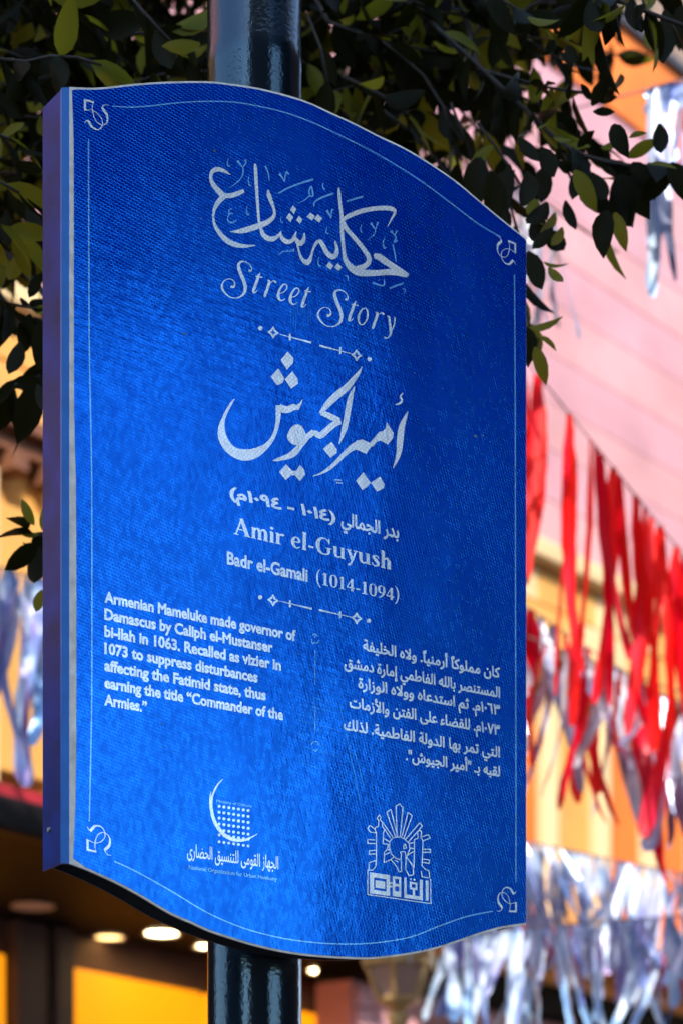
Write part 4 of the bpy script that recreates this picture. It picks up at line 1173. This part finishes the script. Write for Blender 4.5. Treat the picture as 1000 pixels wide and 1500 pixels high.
# red streamers on the cord that falls from upper left to lower right
D = 8.0; px = D / F
a, b = seg(760, 515, D, 1000, 812, D, .6, 1.2)
T0 = lambda x: (x - (760 - .6 * 240)) / (240 * 2.8)
red = []
for (x, L_, w_) in ((786,310,26),(790,290,14),(832,370,19),(834,420,15),(864,420,22),(872,380,20),(880,300,12),(897,340,18),(912,330,24),(930,280,20),(936,420,10),(954,320,18),(966,330,24),(972,420,12),(990,300,20),(1002,340,22),(1024,300,20),(1050,300,22),(760,280,20),(735,300,22),(906,380,12),(944,300,12),(700,280,20),(1080,280,22),(1110,290,20)):
    red.append((T0(x), L_ * px, w_ * px, 'foil_red' if rnd.random() < .8 else 'foil_crimson', 1.6, .04))
garland('bright red streamers on the cord right of the sign, the upper red row', a, b, .0, red, 3, .003, lean=.03)
# second row, grey and red mixed
D = 8.6; px = D / F
a, b = seg(740, 850, D, 1000, 1020, D, 1.2, 1.2)
st = strips_for(66, .05, .95, (150 * px, 290 * px), (12 * px, 26 * px), ['foil_grey', 'foil_grey', 'foil_blue', 'foil_red', 'foil_crimson'], 8, 1.8, .05)
garland('grey and crimson foil strips mixed together in the middle row right of the sign', a, b, .05, st, 9)
D = 8.3; px = D / F
a, b = seg(740, 905, D, 1000, 1000, D, 1.2, 1.2)
st = strips_for(26, .05, .95, (90 * px, 240 * px), (10 * px, 24 * px), ['foil_red', 'foil_red', 'foil_crimson', 'foil_grey'], 18, 1.8, .05)
garland('shorter red foil strips hanging in front of the mixed grey row', a, b, .04, st, 19)
# third and fourth rows, pale blue
D = 9.3; px = D / F
a, b = seg(740, 1215, D, 1000, 1270, D, 1.5, 1.2)
st = strips_for(150, .05, .95, (110 * px, 210 * px), (9 * px, 20 * px), ['foil_blue', 'foil_blue', 'foil_blue', 'foil_grey'], 28, 1.4, .03)
garland('pale silvery blue foil strips level with the lower right corner of the sign', a, b, .03, st, 29, lean=.28)
D = 8.9; px = D / F
a, b = seg(600, 1378, D, 1000, 1345, D, .4, .8)
st = strips_for(80, .235, .95, (70 * px, 210 * px), (11 * px, 26 * px), ['foil_blue', 'foil_blue', 'foil_violet'], 38, 1.2, .02)
garland('lowest row of light blue and violet foil strips, under the sign at the right', a, b, -.01, st, 39, lean=.2)
# top right silver pieces
D = 7.2; px = D / F
a, b = seg(800, 165, D, 960, 122, D, .5, 1.0)
tt = lambda x: (x - 720) / 400
st = [(tt(950), 300 * px, 26 * px, 'foil_blue', .5, .02), (tt(962), 290 * px, 18 * px, 'foil_grey', .8, .02), (tt(968), 200 * px, 26 * px, 'foil_grey', 2, .03), (tt(985), 120 * px, 30 * px, 'foil_violet', 2, .03), (tt(999), 230 * px, 22 * px, 'foil_blue', .5, .02), (tt(1012), 420 * px, 26 * px, 'foil_blue', .5, .02), (tt(1030), 300 * px, 26 * px, 'foil_grey', 2, .03), (tt(975), 40 * px, 60 * px, 'foil_violet', 3, .01)]
garland('silver blue foil strips on the cord in the top right corner', a, b, .01, st, 49)
# thin dark strips beside the upper right corner of the sign
D = 7.6; px = D / F
a, b = seg(740, 250, D, 850, 330, D, .6, .5)
st = strips_for(24, .25, .62, (90 * px, 230 * px), (3 * px, 8 * px), ['foil_grey'], 58, 1.5, .03)
garland('thin dark grey tinsel threads beside the upper right corner of the sign', a, b, .01, st, 59, .004)
# left side
D = 8.2; px = D / F
a, b = seg(-60, 800, D, 110, 850, D, .8, .8)
st = strips_for(40, .08, .95, (180 * px, 400 * px), (12 * px, 30 * px), ['foil_violet', 'foil_blue', 'foil_violet', 'foil_blue'], 68, 2.5, .08)
garland('violet and blue foil strips at the left edge, beside the deep side of the sign', a, b, .03, st, 69)

# ================================================================== LANTERN
lp = W(583, 1500, 9.6)
root = empty('street_lantern', (lp.x, lp.y, 0.0), R(20), label='cream street lantern on a post, seen below the bottom edge of the sign', cat='street lantern')
zt = CAMZ + (HOR - 1385) / F * 9.6; k_ = 9.6 / F
def hexring(r_, z): return [(r_ * math.cos(math.pi/3*i), r_ * math.sin(math.pi/3*i), z) for i in range(6)]
def hexsolid(prof):
    v = []; f = []
    for r_, z in prof: v += hexring(r_, z)
    for i in range(len(prof) - 1):
        for j in range(6): f.append((i*6+j, i*6+(j+1) % 6, (i+1)*6+(j+1) % 6, (i+1)*6+j))
    f.append(tuple(range(6))[::-1]); f.append(tuple(range(len(prof)*6-6, len(prof)*6)))
    return v, f
zb = lambda py: CAMZ + (HOR - py) / F * 9.6
mesh_obj('lantern_cap', *hexsolid([(57*k_, zb(1418)), (58*k_, zb(1400)), (50*k_, zb(1370)), (24*k_, zb(1335)), (8*k_, zb(1320)), (3*k_, zb(1300))]), M['lantern'], root)
mesh_obj('lantern_glass', *hexsolid([(30*k_, zb(1462)), (47*k_, zb(1419))]), M['lantern_glass'], root)
for i in range(6):
    c_, s_ = math.cos(math.pi/3*i), math.sin(math.pi/3*i)
    q = MB(); q.tube([(32*k_*c_, 32*k_*s_, zb(1464)), (50*k_*c_, 50*k_*s_, zb(1416))], .010, 6); q.build('frame_bar', M['lantern'], root)
mesh_obj('lantern_bottom', *hexsolid([(12*k_, zb(1480)), (34*k_, zb(1468)), (34*k_, zb(1462.5))]), M['lantern'], root)
q = MB(); q.lathe([(.12, 0), (.12, .3), (.06, .4), (.045, 1.2), (.035, zb(1500)), (.05, zb(1492)), (.03, zb(1480.5))], 16); q.build('post', M['lantern'], root, True)
